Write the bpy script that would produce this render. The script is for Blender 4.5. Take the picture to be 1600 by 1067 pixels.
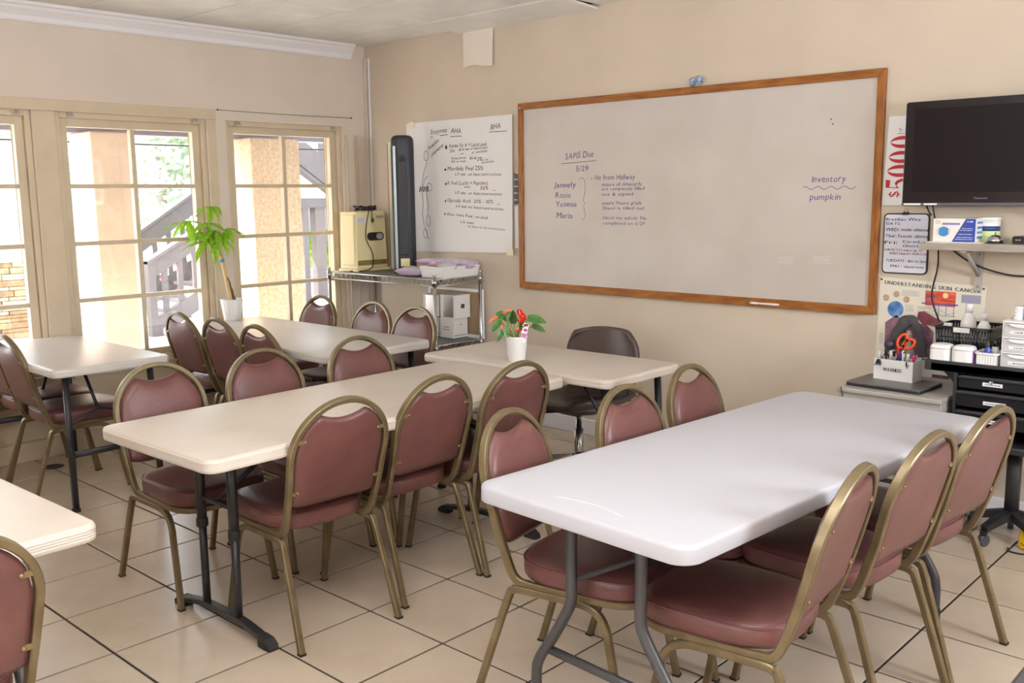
import bpy, bmesh, math, random
from mathutils import Vector, Matrix
random.seed(7)
for o in list(bpy.data.objects): bpy.data.objects.remove(o)
scn = bpy.context.scene
C = scn.collection
PI = math.pi

# ------------------------------------------------------------------ camera, sky, sun, large lights, exposure
F_PX, CAM = 1491.68, Vector((5.9734, -4.7975, 1.5596))
RIGHT = Vector((0.733737, 0.679335, -0.011577)); UP = Vector((-0.094976, 0.119424, 0.98829)); FWD = Vector((-0.672762, 0.724046, -0.152146))
cd = bpy.data.cameras.new('camera'); cam = bpy.data.objects.new('camera', cd); C.objects.link(cam)
cd.sensor_fit = 'HORIZONTAL'; cd.sensor_width = 36; cd.lens = F_PX / 1600 * 36; cd.clip_start = .02; cd.clip_end = 300
m = Matrix((RIGHT, UP, -FWD)).transposed().to_4x4(); m.translation = CAM
cam.matrix_world = m
scn.camera = cam

world = bpy.data.worlds.new('world'); scn.world = world; world.use_nodes = True
wn = world.node_tree.nodes; wl = world.node_tree.links
sky = wn.new('ShaderNodeTexSky'); sky.sky_type = 'NISHITA'; sky.sun_disc = False
sky.sun_elevation = math.radians(48); sky.sun_rotation = math.radians(230); sky.air_density = 1.2; sky.dust_density = 2.0
bg = wn['Background']; bg.inputs['Strength'].default_value = 1.25
hs = wn.new('ShaderNodeHueSaturation'); hs.inputs['Saturation'].default_value = .35
wl.new(sky.outputs[0], hs.inputs['Color']); wl.new(hs.outputs[0], bg.inputs[0])

def light(name, kind, loc, direction, power, color=(1, 1, 1), size=(1, 1), spread=None):
    d = bpy.data.lights.new(name, kind); d.color = color
    d.energy = power
    if kind == 'AREA':
        d.shape = 'RECTANGLE'; d.size, d.size_y = size
        if spread: d.spread = spread
    o = bpy.data.objects.new(name, d); C.objects.link(o); o.location = loc
    o.rotation_euler = Vector(direction).to_track_quat('-Z', 'Y').to_euler()
    return o
sun = light('sun', 'SUN', (-6, -6, 8), (0.60, 0.50, -0.82), 14, (1, .97, .92)); sun.data.angle = math.radians(.6)
light('added_side_key', 'AREA', (7.66, -1.9, 1.75), (-1, -.12, -.06), 78, (.90, .95, 1), (.7, .6))  # added key lamp; its side follows the cast shadows, the window is invented
light('added_back_fill', 'AREA', (5.2, -7.16, 1.7), (-.05, 1, 0), 6, (.91, .95, 1), (3.0, 1.3))  # added fill lamp behind the camera; no real window known there
light('added_ceiling_fill', 'AREA', (4.9, -4.3, 1.9), (-.2, .15, 1), 188, (.92, .95, 1), (.5, .5))  # unseen upward lamp, added to brighten ceiling and tabletops by bounce
scn.view_settings.view_transform = 'Standard'; scn.view_settings.look = 'None'
scn.view_settings.exposure = 0.0; scn.view_settings.gamma = 1.0; scn.view_settings.use_curve_mapping = False

# ------------------------------------------------------------------ materials
def s2l(c): return tuple(((x / 255) / 12.92 if x / 255 <= .04045 else ((x / 255 + .055) / 1.055) ** 2.4) for x in c)
MATS = {}
def mat(name, rgb, rough=.5, metal=0, noise=0, nscale=8, bump=0, bscale=60, spec=.5, coat=0, emit=0, dark=None, trans=0, detail=4, stretch=None):
    """procedural material; rgb in sRGB 0-255; noise mixes towards `dark`"""
    if name in MATS: return MATS[name]
    mt = bpy.data.materials.new(name); mt.use_nodes = True; n = mt.node_tree.nodes; l = mt.node_tree.links
    b = n['Principled BSDF']; col = s2l(rgb) + (1,)
    b.inputs['Base Color'].default_value = col; b.inputs['Roughness'].default_value = rough; b.inputs['Metallic'].default_value = metal
    b.inputs['Specular IOR Level'].default_value = spec
    if coat: b.inputs['Coat Weight'].default_value = coat; b.inputs['Coat Roughness'].default_value = .15
    if trans: b.inputs['Transmission Weight'].default_value = trans
    if emit: b.inputs['Emission Color'].default_value = col; b.inputs['Emission Strength'].default_value = emit
    if noise or bump:
        tc = n.new('ShaderNodeTexCoord'); src = tc.outputs['Object']
        if stretch:
            mp = n.new('ShaderNodeMapping'); mp.inputs['Scale'].default_value = stretch; l.new(src, mp.inputs[0]); src = mp.outputs[0]
    if noise:
        t = n.new('ShaderNodeTexNoise'); t.inputs['Scale'].default_value = nscale; t.inputs['Detail'].default_value = detail; l.new(src, t.inputs['Vector'])
        r = n.new('ShaderNodeValToRGB'); r.color_ramp.elements[0].position = .35; r.color_ramp.elements[1].position = .68
        d = dark if dark else tuple(x * (1 - noise) for x in rgb)
        r.color_ramp.elements[0].color = s2l(d) + (1,); r.color_ramp.elements[1].color = col
        l.new(t.outputs['Fac'], r.inputs[0]); l.new(r.outputs[0], b.inputs['Base Color'])
    if bump:
        t2 = n.new('ShaderNodeTexNoise'); t2.inputs['Scale'].default_value = bscale; t2.inputs['Detail'].default_value = 5; l.new(src, t2.inputs['Vector'])
        bp_ = n.new('ShaderNodeBump'); bp_.inputs['Strength'].default_value = bump; bp_.inputs['Distance'].default_value = .01
        l.new(t2.outputs['Fac'], bp_.inputs['Height']); l.new(bp_.outputs[0], b.inputs['Normal'])
    MATS[name] = mt; return mt
def leaf_mat(name, rgb, dark, tr=.5, scale=20):
    mt = mat(name, rgb, .45, noise=1, dark=dark, nscale=scale); n = mt.node_tree.nodes; l = mt.node_tree.links
    b = n['Principled BSDF']; out = n['Material Output']; t = n.new('ShaderNodeBsdfTranslucent'); mx = n.new('ShaderNodeMixShader'); mx.inputs[0].default_value = tr
    l.new(b.inputs['Base Color'].links[0].from_socket, t.inputs['Color']); l.new(b.outputs[0], mx.inputs[1]); l.new(t.outputs[0], mx.inputs[2]); l.new(mx.outputs[0], out.inputs[0]); return mt
def glass_mat(name, tint=(1, 1, 1), gloss=.07):
    mt = bpy.data.materials.new(name); mt.use_nodes = True; n = mt.node_tree.nodes; l = mt.node_tree.links
    n.remove(n['Principled BSDF']); out = n['Material Output']
    t = n.new('ShaderNodeBsdfTransparent'); t.inputs[0].default_value = tint + (1,)
    g = n.new('ShaderNodeBsdfGlossy'); g.inputs['Roughness'].default_value = .03
    mx = n.new('ShaderNodeMixShader'); mx.inputs[0].default_value = gloss
    l.new(t.outputs[0], mx.inputs[1]); l.new(g.outputs[0], mx.inputs[2]); l.new(mx.outputs[0], out.inputs[0])
    return mt
M = dict(
    wall=mat('wall_paint', (212, 196, 177), .72, noise=.035, nscale=2.2, bump=.05, bscale=90),
    wallw=mat('wall_paint_window_side', (220, 206, 192), .7, noise=.03, nscale=2.0, bump=.05, bscale=90),
    cream=mat('cream_gloss_paint', (212, 194, 166), .45, noise=.04, nscale=6),
    ceil=mat('ceiling_panel', (240, 237, 230), .9, noise=.06, nscale=3, bump=.2, bscale=220),
    crown=mat('crown_white', (232, 228, 230), .6),
    tile=mat('floor_tile', (204, 188, 169), .26, noise=1, dark=(189, 171, 151), nscale=2.6, spec=.45),
    grout=mat('grout', (48, 38, 32), .9),
    vinyl=mat('burgundy_vinyl', (109, 68, 64), .38, noise=1, dark=(97, 59, 56), nscale=9, bump=.10, bscale=130, spec=.5),
    piping=mat('burgundy_piping', (104, 52, 52), .35),
    bronze=mat('bronze_enamel', (122, 106, 78), .38, metal=.4, noise=1, dark=(106, 90, 62), nscale=14),
    brass=mat('brass', (130, 110, 72), .38, metal=.5),
    rubber=mat('black_rubber', (34, 32, 32), .7),
    tabw=mat('white_plastic_top', (182, 180, 186), .42, bump=.05, bscale=300, spec=.4),
    tabc=mat('cream_plastic_top', (206, 195, 183), .36, noise=1, dark=(198, 185, 171), nscale=3, bump=.10, bscale=26, spec=.5),
    tabg=mat('offwhite_plastic_top', (208, 201, 195), .34, noise=.03, nscale=3, bump=.07, bscale=28, spec=.5),
    steel=mat('charcoal_steel', (74, 72, 74), .42, metal=.3),
    dsteel=mat('dark_steel', (48, 47, 50), .4, metal=.3),
    chrome=mat('chrome', (190, 190, 192), .22, metal=1),
    chromed=mat('zinc_wire', (205, 205, 200), .3, metal=.85),
    oak=mat('oak_frame', (166, 106, 46), .42, noise=1, dark=(130, 76, 30), nscale=9, stretch=(1, 6, 6), spec=.4),
    oakv=mat('oak_frame_upright', (166, 106, 46), .42, noise=1, dark=(130, 76, 30), nscale=9, stretch=(6, 6, 1), spec=.4),
    board=mat('whiteboard_enamel', (204, 195, 188), .34, noise=1, dark=(195, 185, 177), nscale=2.3, spec=.35),
    paper=mat('paper_white', (236, 233, 232), .8),
    ink=mat('dark_marker_ink', (62, 58, 66), .7), purple=mat('purple_marker_ink', (78, 58, 128), .6), blue=mat('blue_marker_ink', (44, 70, 158), .6),
    red=mat('red_print', (184, 28, 40), .6), redm=mat('red_marker_ink', (200, 60, 60), .6), blackp=mat('black_print', (34, 30, 32), .6), smudge=mat('dry_wipe_smudge', (205, 197, 192), .5),
    tvb=mat('tv_gloss_black', (26, 20, 26), .18, spec=.6), tvs=mat('tv_screen', (30, 24, 24), .42, spec=.12), tvl=mat('tv_silver', (160, 160, 165), .4),
    black=mat('black_plastic', (38, 37, 40), .5, bump=.05, bscale=200), blackg=mat('black_gloss_plastic', (30, 30, 33), .25),
    white=mat('white_plastic', (236, 233, 232), .35), grey=mat('grey_metal', (178, 172, 166), .42, metal=.15), lap=mat('laptop_grey', (112, 108, 106), .4, metal=.5),
    clear=glass_mat('clear_drawer', (.86, .86, .88), .12), bag=mat('clear_bag', (232, 226, 232), .22, trans=.45, spec=.7), glass=glass_mat('window_glass', (.97, .98, .98), .05),
    pinkbag=mat('pink_zip', (196, 120, 178), .4), lilac=mat('lilac_pouch', (205, 184, 205), .3, spec=.7),
    soil=mat('potting_soil', (58, 42, 32), .9, bump=.8, bscale=90), leafy=leaf_mat('bright_leaf', (168, 206, 62), (130, 182, 40), .5, 30),
    leafd=mat('anthurium_leaf', (82, 128, 58), .35, noise=1, dark=(58, 100, 42), nscale=26), spathe=mat('red_spathe', (204, 32, 26), .25), spatheo=mat('orange_spathe', (222, 112, 76), .35),
    yellow=mat('yellow_spadix', (226, 180, 40), .5), stem=mat('plant_stem', (140, 150, 70), .5), stake=mat('bamboo_stake', (206, 176, 122), .6), brownst=mat('brown_stem', (110, 86, 64), .7), bluetape=mat('blue_tape', (60, 140, 190), .5),
    brown=mat('dark_brown_shell', (74, 58, 52), .42, spec=.5), almond=mat('almond_plastic', (238, 222, 172), .42), almondd=mat('olive_panel', (140, 118, 60), .5),
    fand=mat('fan_charcoal', (50, 52, 60), .45, spec=.4), fans=mat('fan_silver', (158, 168, 170), .35, metal=.4), fank=mat('fan_recess', (20, 20, 22), .6),
    note=mat('sticky_note', (236, 230, 170), .7), cable=mat('black_cable', (30, 28, 30), .5), yelcord=mat('yellow_cord', (236, 196, 20), .45),
    stucco=mat('tan_stucco', (226, 204, 180), .9, noise=.05, nscale=3, bump=.9, bscale=9), stuccor=mat('rough_peach_stucco', (230, 206, 174), .9, noise=1, dark=(206, 176, 140), nscale=34, bump=1.0, bscale=26, detail=8),
    conc=mat('pale_concrete', (214, 210, 206), .85, noise=.06, nscale=1.5), railg=mat('grey_painted_timber', (112, 103, 101), .6, noise=.05, nscale=4), soffit=mat('lavender_grey_paint', (150, 146, 156), .7),
    leafo=leaf_mat('hazed_foliage', (224, 230, 216), (206, 217, 200), .55, 3), bark=mat('hazed_bark', (176, 164, 152), .9), redtab=mat('red_table_edge', (204, 60, 70), .5), whitetab=mat('white_table', (240, 226, 220), .5),  # foliage and bark paled: bright distance haze is put into their colour
    skinp=mat('chart_paper', (228, 220, 204), .6), tape=mat('masking_tape', (236, 226, 202), .6), cardb=mat('white_carton', (236, 230, 226), .5), greenl=mat('green_label', (66, 128, 108), .5), pink=mat('pink_label', (236, 180, 166), .5),
    patch=mat('patched_plaster', (232, 222, 208), .8),
)

# ------------------------------------------------------------------ mesh helpers
class MB:
    def __init__(s): s.v = []; s.f = []; s.sm = []; s.sharp = None
    def add(s, vs, fs, smooth=False):
        o = len(s.v); s.v += [tuple(p) for p in vs]
        for f in fs: s.f.append(tuple(i + o for i in f)); s.sm.append(smooth)
        return s
    def box(s, a, b, M_=None):
        x0, y0, z0 = (min(a[i], b[i]) for i in range(3)); x1, y1, z1 = (max(a[i], b[i]) for i in range(3))
        vs = [Vector(p) for p in ((x0, y0, z0), (x1, y0, z0), (x1, y1, z0), (x0, y1, z0), (x0, y0, z1), (x1, y0, z1), (x1, y1, z1), (x0, y1, z1))]
        if M_: vs = [M_ @ p for p in vs]
        return s.add(vs, ((0, 3, 2, 1), (4, 5, 6, 7), (0, 1, 5, 4), (1, 2, 6, 5), (2, 3, 7, 6), (3, 0, 4, 7)))
    def sweep(s, path, sec, smooth=True, caps=True, up=None, scale=None):
        P = [Vector(p) for p in path]; n = len(P); k = len(sec); T = []
        for i in range(n): T.append((P[min(i + 1, n - 1)] - P[max(i - 1, 0)]).normalized())
        u = Vector(up) if up else (Vector((0, 0, 1)) if abs(T[0].z) < .9 else Vector((1, 0, 0)))
        N = (u - T[0] * u.dot(T[0])).normalized(); rows = []
        for i in range(n):
            N = (N - T[i] * N.dot(T[i])).normalized(); B = T[i].cross(N)
            sc = scale[i] if scale else 1
            rows.append([P[i] + (N * a + B * b) * sc for a, b in sec])
        vs = [p for r in rows for p in r]; fs = []
        for i in range(n - 1):
            for j in range(k): fs.append((i * k + j, i * k + (j + 1) % k, (i + 1) * k + (j + 1) % k, (i + 1) * k + j))
        s.add(vs, fs, smooth)
        if caps: s.add(rows[0], (tuple(reversed(range(k))),)); s.add(rows[-1], (tuple(range(k)),))
        return s
    def tube(s, path, r, seg=8, **kw): return s.sweep(path, [(r * math.cos(2 * PI * i / seg), r * math.sin(2 * PI * i / seg)) for i in range(seg)], **kw)
    def sqtube(s, path, w, h=None, up=None, **kw):
        h = h or w; a, b, c = w / 2, h / 2, min(w, h) * .16; s.sharp = math.radians(38)
        return s.sweep(path, [(a, b - c), (a - c, b), (-a + c, b), (-a, b - c), (-a, -b + c), (-a + c, -b), (a - c, -b), (a, -b + c)], up=up, **kw)
    def lathe(s, prof, seg=24, c=(0, 0, 0), M_=None, smooth=True):
        vs = []; fs = []; k = len(prof)
        for i in range(seg):
            a = 2 * PI * i / seg
            for r, z in prof:
                p = Vector((r * math.cos(a), r * math.sin(a), z)); p = M_ @ p if M_ else p; vs.append(p + Vector(c))
        for i in range(seg):
            for j in range(k - 1): fs.append((i * k + j, ((i + 1) % seg) * k + j, ((i + 1) % seg) * k + j + 1, i * k + j + 1))
        return s.add(vs, fs, smooth)
    def prism(s, poly, d0, d1, ax='z', smooth=False):
        """extrude a CCW polygon between two depths; ax names the extrusion axis; poly lies in the other two axes in order"""
        def P(p, d): return {'z': (p[0], p[1], d), 'y': (p[0], d, p[1]), 'x': (d, p[0], p[1])}[ax]
        n = len(poly); vs = [P(p, d0) for p in poly] + [P(p, d1) for p in poly]
        s.add(vs, [(i, (i + 1) % n, n + (i + 1) % n, n + i) for i in range(n)], smooth)
        s.add(vs, [tuple(reversed(range(n))), tuple(range(n, 2 * n))])
        return s
    def grid(s, fn, nu, nv, smooth=True, flip=False):
        vs = [fn(i / nu, j / nv) for i in range(nu + 1) for j in range(nv + 1)]; w = nv + 1; fs = []
        for i in range(nu):
            for j in range(nv):
                q = (i * w + j, (i + 1) * w + j, (i + 1) * w + j + 1, i * w + j + 1); fs.append(q[::-1] if flip else q)
        return s.add(vs, fs, smooth)
    def loft(s, rings, smooth=True, cap0=True, cap1=True):
        k = len(rings[0]); vs = [p for r in rings for p in r]; fs = []
        for i in range(len(rings) - 1):
            for j in range(k): fs.append((i * k + j, i * k + (j + 1) % k, (i + 1) * k + (j + 1) % k, (i + 1) * k + j))
        s.add(vs, fs, smooth)
        if cap0: s.add(rings[0], (tuple(reversed(range(k))),), smooth)
        if cap1: s.add(rings[-1], (tuple(range(k)),), smooth)
        return s
    def sphere(s, c, r, seg=12, rings=8):
        c = Vector(c); r = r if hasattr(r, '__len__') else (r, r, r)
        pr = []
        return s.grid(lambda u, v: (c.x + r[0] * math.cos(2 * PI * u) * math.sin(PI * v), c.y + r[1] * math.sin(2 * PI * u) * math.sin(PI * v), c.z - r[2] * math.cos(PI * v)), seg, rings)
    def mesh(s, name, m):
        me = bpy.data.meshes.new(name); me.from_pydata(s.v, [], s.f); me.polygons.foreach_set('use_smooth', s.sm)
        me.materials.append(m); me.validate(); me.update()
        bm = bmesh.new(); bm.from_mesh(me); bmesh.ops.remove_doubles(bm, verts=bm.verts, dist=1e-6); bmesh.ops.recalc_face_normals(bm, faces=bm.faces)
        if s.sharp:
            for e in bm.edges: e.smooth = len(e.link_faces) < 2 or e.calc_face_angle(0) < s.sharp
        bm.to_mesh(me); bm.free()
        return me
    def build(s, name, m, parent=None, loc=(0, 0, 0), rotz=0, bevel=0, keep=False):
        if keep:
            me = bpy.data.meshes.new(name); me.from_pydata(s.v, [], s.f); me.polygons.foreach_set('use_smooth', s.sm); me.materials.append(m); me.update()
        else: me = s.mesh(name, m)
        return put(name, me, parent, loc, rotz, bevel)
def put(name, me, parent=None, loc=(0, 0, 0), rotz=0, bevel=0):
    o = bpy.data.objects.new(name, me); C.objects.link(o); o.parent = parent; o.location = loc; o.rotation_euler = (0, 0, rotz)
    if bevel:
        b = o.modifiers.new('bevel', 'BEVEL'); b.width = bevel; b.segments = 2; b.limit_method = 'ANGLE'; b.angle_limit = math.radians(40)
    return o
def tag(o, label, cat, group=None):
    o['label'] = label; o['category'] = cat
    if group: o['group'] = group
    return o
def thing(name, label, cat, loc=(0, 0, 0), rotz=0, group=None):
    o = bpy.data.objects.new(name, None); C.objects.link(o); o.location = loc; o.rotation_euler = (0, 0, rotz); o.empty_display_size = .05
    return tag(o, label, cat, group)
def struct(o): o['kind'] = 'structure'; return o
def lab(o, t): o['label'] = t; return o
def cat_path(pts, n=6):
    P = [Vector(p) for p in pts]; P = [P[0] * 2 - P[1]] + P + [P[-1] * 2 - P[-2]]; out = []
    for i in range(1, len(P) - 2):
        for k in range(n):
            t = k / n; a, b, c, d = P[i - 1:i + 3]
            out.append(.5 * ((2 * b) + (c - a) * t + (2 * a - 5 * b + 4 * c - d) * t * t + (3 * b - a - 3 * c + d) * t ** 3))
    out.append(P[-2]); return out
def rrect(w, h, r, n=5, cx=0, cy=0):
    out = []
    for (sx, sy, a0) in ((1, 1, 0), (-1, 1, 90), (-1, -1, 180), (1, -1, 270)):
        for k in range(n + 1):
            a = math.radians(a0 + 90 * k / n); out.append((cx + sx * (w / 2 - r) + r * math.cos(a), cy + sy * (h / 2 - r) + r * math.sin(a)))
    return out
class Kit:
    """a thing built once; spawn() copies the thing and each of its parts, sharing mesh data"""
    def __init__(s): s.parts = []
    def part(s, name, mb, m, of=None, bevel=0, label=None): s.parts.append((name, mb.mesh(name, m), of, bevel, label)); return len(s.parts) - 1
    def spawn(s, name, label, cat, loc, rotz=0, group=None):
        t = thing(name, label, cat, loc, rotz, group); made = []
        for (n, me, of, bv, lb) in s.parts:
            o = put(n, me, made[of] if of is not None else t, bevel=bv); made.append(o)
            if lb: o['label'] = lb
        return t

# ------------------------------------------------------------------ lettering
GL = {}
def glyph(ch):
    if ch not in GL:
        cu = bpy.data.curves.new('g', 'FONT'); cu.body = ch; cu.size = 1; cu.resolution_u = 2
        o = bpy.data.objects.new('g', cu); me = bpy.data.meshes.new_from_object(o)
        vs = [(v.co.x, v.co.y) for v in me.vertices]; fs = [tuple(p.vertices) for p in me.polygons]
        x0 = min((p[0] for p in vs), default=0); x1 = max((p[0] for p in vs), default=.2)
        GL[ch] = ([(a - x0, b) for a, b in vs], fs, x1 - x0)
        bpy.data.objects.remove(o); bpy.data.meshes.remove(me); bpy.data.curves.remove(cu)
    return GL[ch]
def text(mb, s, x, z, h, width=None, y=0., slope=0., slant=0., jit=0., gap=.10, bold=0., rng=random.Random(3)):
    """flat lettering on a wall facing -Y; h = capital height; start of base line at (x, z)"""
    adv = 0; items = []
    for ch in s:
        if ch == ' ': adv += .34; continue
        g = glyph(ch); items.append((g, adv)); adv += g[2] + gap
    tot = max(adv - gap, .01); sy = h / .72; sx = (width / tot) if width else sy
    for (vs, fs, w), a in items:
        dz = rng.uniform(-1, 1) * jit * h; rr = rng.uniform(-1, 1) * jit * .5; ks = 1 + rng.uniform(-1, 1) * jit
        for bx in ((0,) if not bold else (-bold, 0, bold)):
            P = []
            for (px, py) in vs:
                lx, lz = px * sx * ks, py * sy * ks
                lx, lz = lx - lz * rr, lz + lx * rr
                X = a * sx + lx + lz * slant + bx * h; P.append((x + X, y - abs(bx) * .001, z + lz + dz + slope * X))
            mb.add(P, fs)
def stroke(mb, pts, w, y=0.):
    """flat pen stroke on a wall facing -Y through (x,z) points"""
    P = [Vector((a, 0, b)) for a, b in pts]; n = len(P); L = []
    for i in range(n):
        t = (P[min(i + 1, n - 1)] - P[max(i - 1, 0)]); t = t.normalized() if t.length > 1e-9 else Vector((1, 0, 0)); nn = Vector((-t.z, 0, t.x)) * w / 2
        L += [(P[i].x + nn.x, y, P[i].z + nn.z), (P[i].x - nn.x, y, P[i].z - nn.z)]
    mb.add(L, [(2 * i + 1, 2 * i + 3, 2 * i + 2, 2 * i) for i in range(n - 1)])
def scribble(mb, x, z, h, w, y=0., slope=0., rng=random.Random(9)):
    """print too small to read: a row of short uneven dashes"""
    a = 0
    while a < w:
        L = min(rng.uniform(1.2, 3.4) * h, w - a); k = h * rng.uniform(.7, 1.0); zz = z + slope * a
        mb.add([(x + a, y, zz), (x + a + L, y, zz + slope * L), (x + a + L, y, zz + slope * L + k), (x + a, y, zz + k)], [(0, 1, 2, 3)]); a += L + h * .8
def serif_text(mb, s, x, z, h, width, y, slope):
    adv = 0; items = []
    for ch in s:
        if ch == ' ': adv += .42; continue
        g = glyph(ch); items.append((g, adv)); adv += g[2] + .17
    sx = width / (adv - .17); sy = h / .72
    for (vs, fs, w), a in items:
        polys = [[(vs[i][0] + o, vs[i][1]) for i in f] for f in fs for o in (-.025, 0, .025)]
        for lo in (True, False):
            xs_ = sorted(p[0] for p in vs if (abs(p[1]) < .012 if lo else abs(p[1] - max(q[1] for q in vs)) < .012)); grp = []
            for v in xs_:
                if grp and v - grp[-1][1] < .17: grp[-1][1] = v
                else: grp.append([v, v])
            for p0, p1 in grp:
                if .04 < p1 - p0 < .22:
                    yb_ = 0 if lo else max(q[1] for q in vs) - .055; polys.append([(p0 - .085, yb_), (p1 + .085, yb_), (p1 + .085, yb_ + .055), (p0 - .085, yb_ + .055)])
        for k, pl in enumerate(polys):
            P = [(x + (a + px) * sx, y - .00002 * (k % 7), z + py * sy + slope * (a + px) * sx) for px, py in pl]; mb.add(P, [tuple(range(len(P)))])
def disc(mb, x, z, rx, rz=None, y=0., n=20):
    rz = rz or rx; mb.add([(x + rx * math.cos(2 * PI * i / n), y, z + rz * math.sin(2 * PI * i / n)) for i in range(n)], [tuple(range(n))])
def quad(mb, x0, z0, x1, z1, y=0., sk=0): mb.add([(x0, y, z0), (x1, y, z0), (x1 + sk, y, z1), (x0 + sk, y, z1)], [(0, 1, 2, 3)])

# ================================================================== THE ROOM
ZC = 2.69; XR, YB = 7.70, -7.20
# floor: grout bed and single tiles on the measured grid
TS, TX, TY = .4042, .3977, -2.6535
floor = struct(MB().box((-.12, YB, -.06), (XR, .05, -.0044)).build('floor', M['grout']))
TILE = {}
def tile_mesh(w, h):
    k = (round(w, 3), round(h, 3))
    if k not in TILE:
        g = .0052; b = .0016; mb = MB()
        a = [(g, g), (w - g, g), (w - g, h - g), (g, h - g)]; t = [(g + b, g + b), (w - g - b, g + b), (w - g - b, h - g - b), (g + b, h - g - b)]
        mb.loft([[(x, y, -.0046) for x, y in a], [(x, y, -.0008) for x, y in a], [(x, y, 0) for x, y in t]], smooth=False)
        TILE[k] = mb
    return TILE[k]
def in_view(x, y, z=0):
    d = Vector((x, y, z)) - CAM; q = d.dot(FWD)
    return q > .3 and abs(d.dot(RIGHT) / q * F_PX) < 860 and abs(d.dot(UP) / q * F_PX) < 600
rest = MB(); TM = {}
i0, i1 = math.floor((0 - TX) / TS), math.ceil((XR - TX) / TS); j0, j1 = math.floor((YB - TY) / TS), math.ceil((0 - TY) / TS)
for i in range(i0, i1):
    for j in range(j0, j1):
        xa, xb = max(TX + i * TS, 0), min(TX + (i + 1) * TS, XR); ya, yb = max(TY + j * TS, YB), min(TY + (j + 1) * TS, 0)
        if xb - xa < .02 or yb - ya < .02: continue
        mb = tile_mesh(xb - xa, yb - ya); k = (round(xb - xa, 3), round(yb - ya, 3))
        if any(in_view(px, py) for px in (xa, xb) for py in (ya, yb)):
            if k not in TM: TM[k] = mb.mesh('floor_tile', M['tile'])
            put('floor_tile', TM[k], floor, (xa, ya, 0))
        else: rest.add([(p[0] + xa, p[1] + ya, p[2]) for p in mb.v], mb.f)
r = rest.build('floor_tile_field', M['tile'], floor); r['kind'] = 'stuff'

# ceiling: dark backing with panels on a 1.22 x 0.61 grid
ceil = struct(MB().box((-.1, YB, ZC + .012), (XR, .1, ZC + .06)).build('ceiling', M['grout']))
PM = {}
xs = [0] + [1.05 + 1.22 * k for k in range(6)] + [XR]; ys = [0] + [-.36 - .61 * k for k in range(12)]; ys = [v for v in ys if v > YB] + [YB]
for a in range(len(xs) - 1):
    for b in range(len(ys) - 1):
        w, h = xs[a + 1] - xs[a], ys[b] - ys[b + 1]
        if w < .05 or h < .05: continue
        k = (round(w, 2), round(h, 2)); g = .0042
        if k not in PM: PM[k] = MB().loft([[(x, y, .013) for x, y in ((g, g), (w - g, g), (w - g, h - g), (g, h - g))], [(x, y, 0) for x, y in ((g, g), (w - g, g), (w - g, h - g), (g, h - g))]], smooth=False).mesh('ceiling_panel', M['ceil'])
        o = put('ceiling_panel', PM[k], ceil, (xs[a], ys[b + 1], ZC))
        if a == 1 and b == 0: o.location.z -= .006; o.rotation_euler = (-.055, 0, 0); o.location.y += 0; lab(o, 'sagging ceiling panel with a dark gap along its edge')

# walls
struct(MB().box((-.2, 0, -.05), (XR + .1, .12, ZC + .05)).build('wall_back', M['wall']))
wr = MB()   # right wall, outside the frame; its opening is made up for the key lamp
wr.box((XR, YB, -.05), (XR + .12, -2.35, ZC + .05)); wr.box((XR, -.65, -.05), (XR + .12, .1, ZC + .05)); wr.box((XR, -2.35, -.05), (XR + .12, -.65, 1.1)); wr.box((XR, -2.35, 2.4), (XR + .12, -.65, ZC + .05))
struct(wr.build('wall_right', M['wall']))
wf = MB(); wf.box((-.2, YB - .12, -.05), (3.6, YB, ZC + .05)); wf.box((6.8, YB - .12, -.05), (XR + .1, YB, ZC + .05)); wf.box((3.6, YB - .12, -.05), (6.8, YB, .95)); wf.box((3.6, YB - .12, 2.4), (6.8, YB, ZC + .05))  # unseen wall; its opening is added for the back fill lamp
struct(wf.build('wall_front', M['wall']))
WIN = [(-3.493, -2.497), (-2.363, -1.367), (-1.223, -.238)]; Z0, Z1 = .50, 2.083; WT = .20
wl_ = MB(); wl_.box((-WT, YB, -.05), (0, .1, Z0)); wl_.box((-WT, YB, Z1), (0, .1, ZC + .05))
edges = [YB] + [v for w in WIN for v in w] + [.1]
for k in range(0, len(edges), 2): wl_.box((-WT, edges[k], Z0), (0, edges[k + 1], Z1))
struct(wl_.build('wall_left', M['wallw']))
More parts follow.
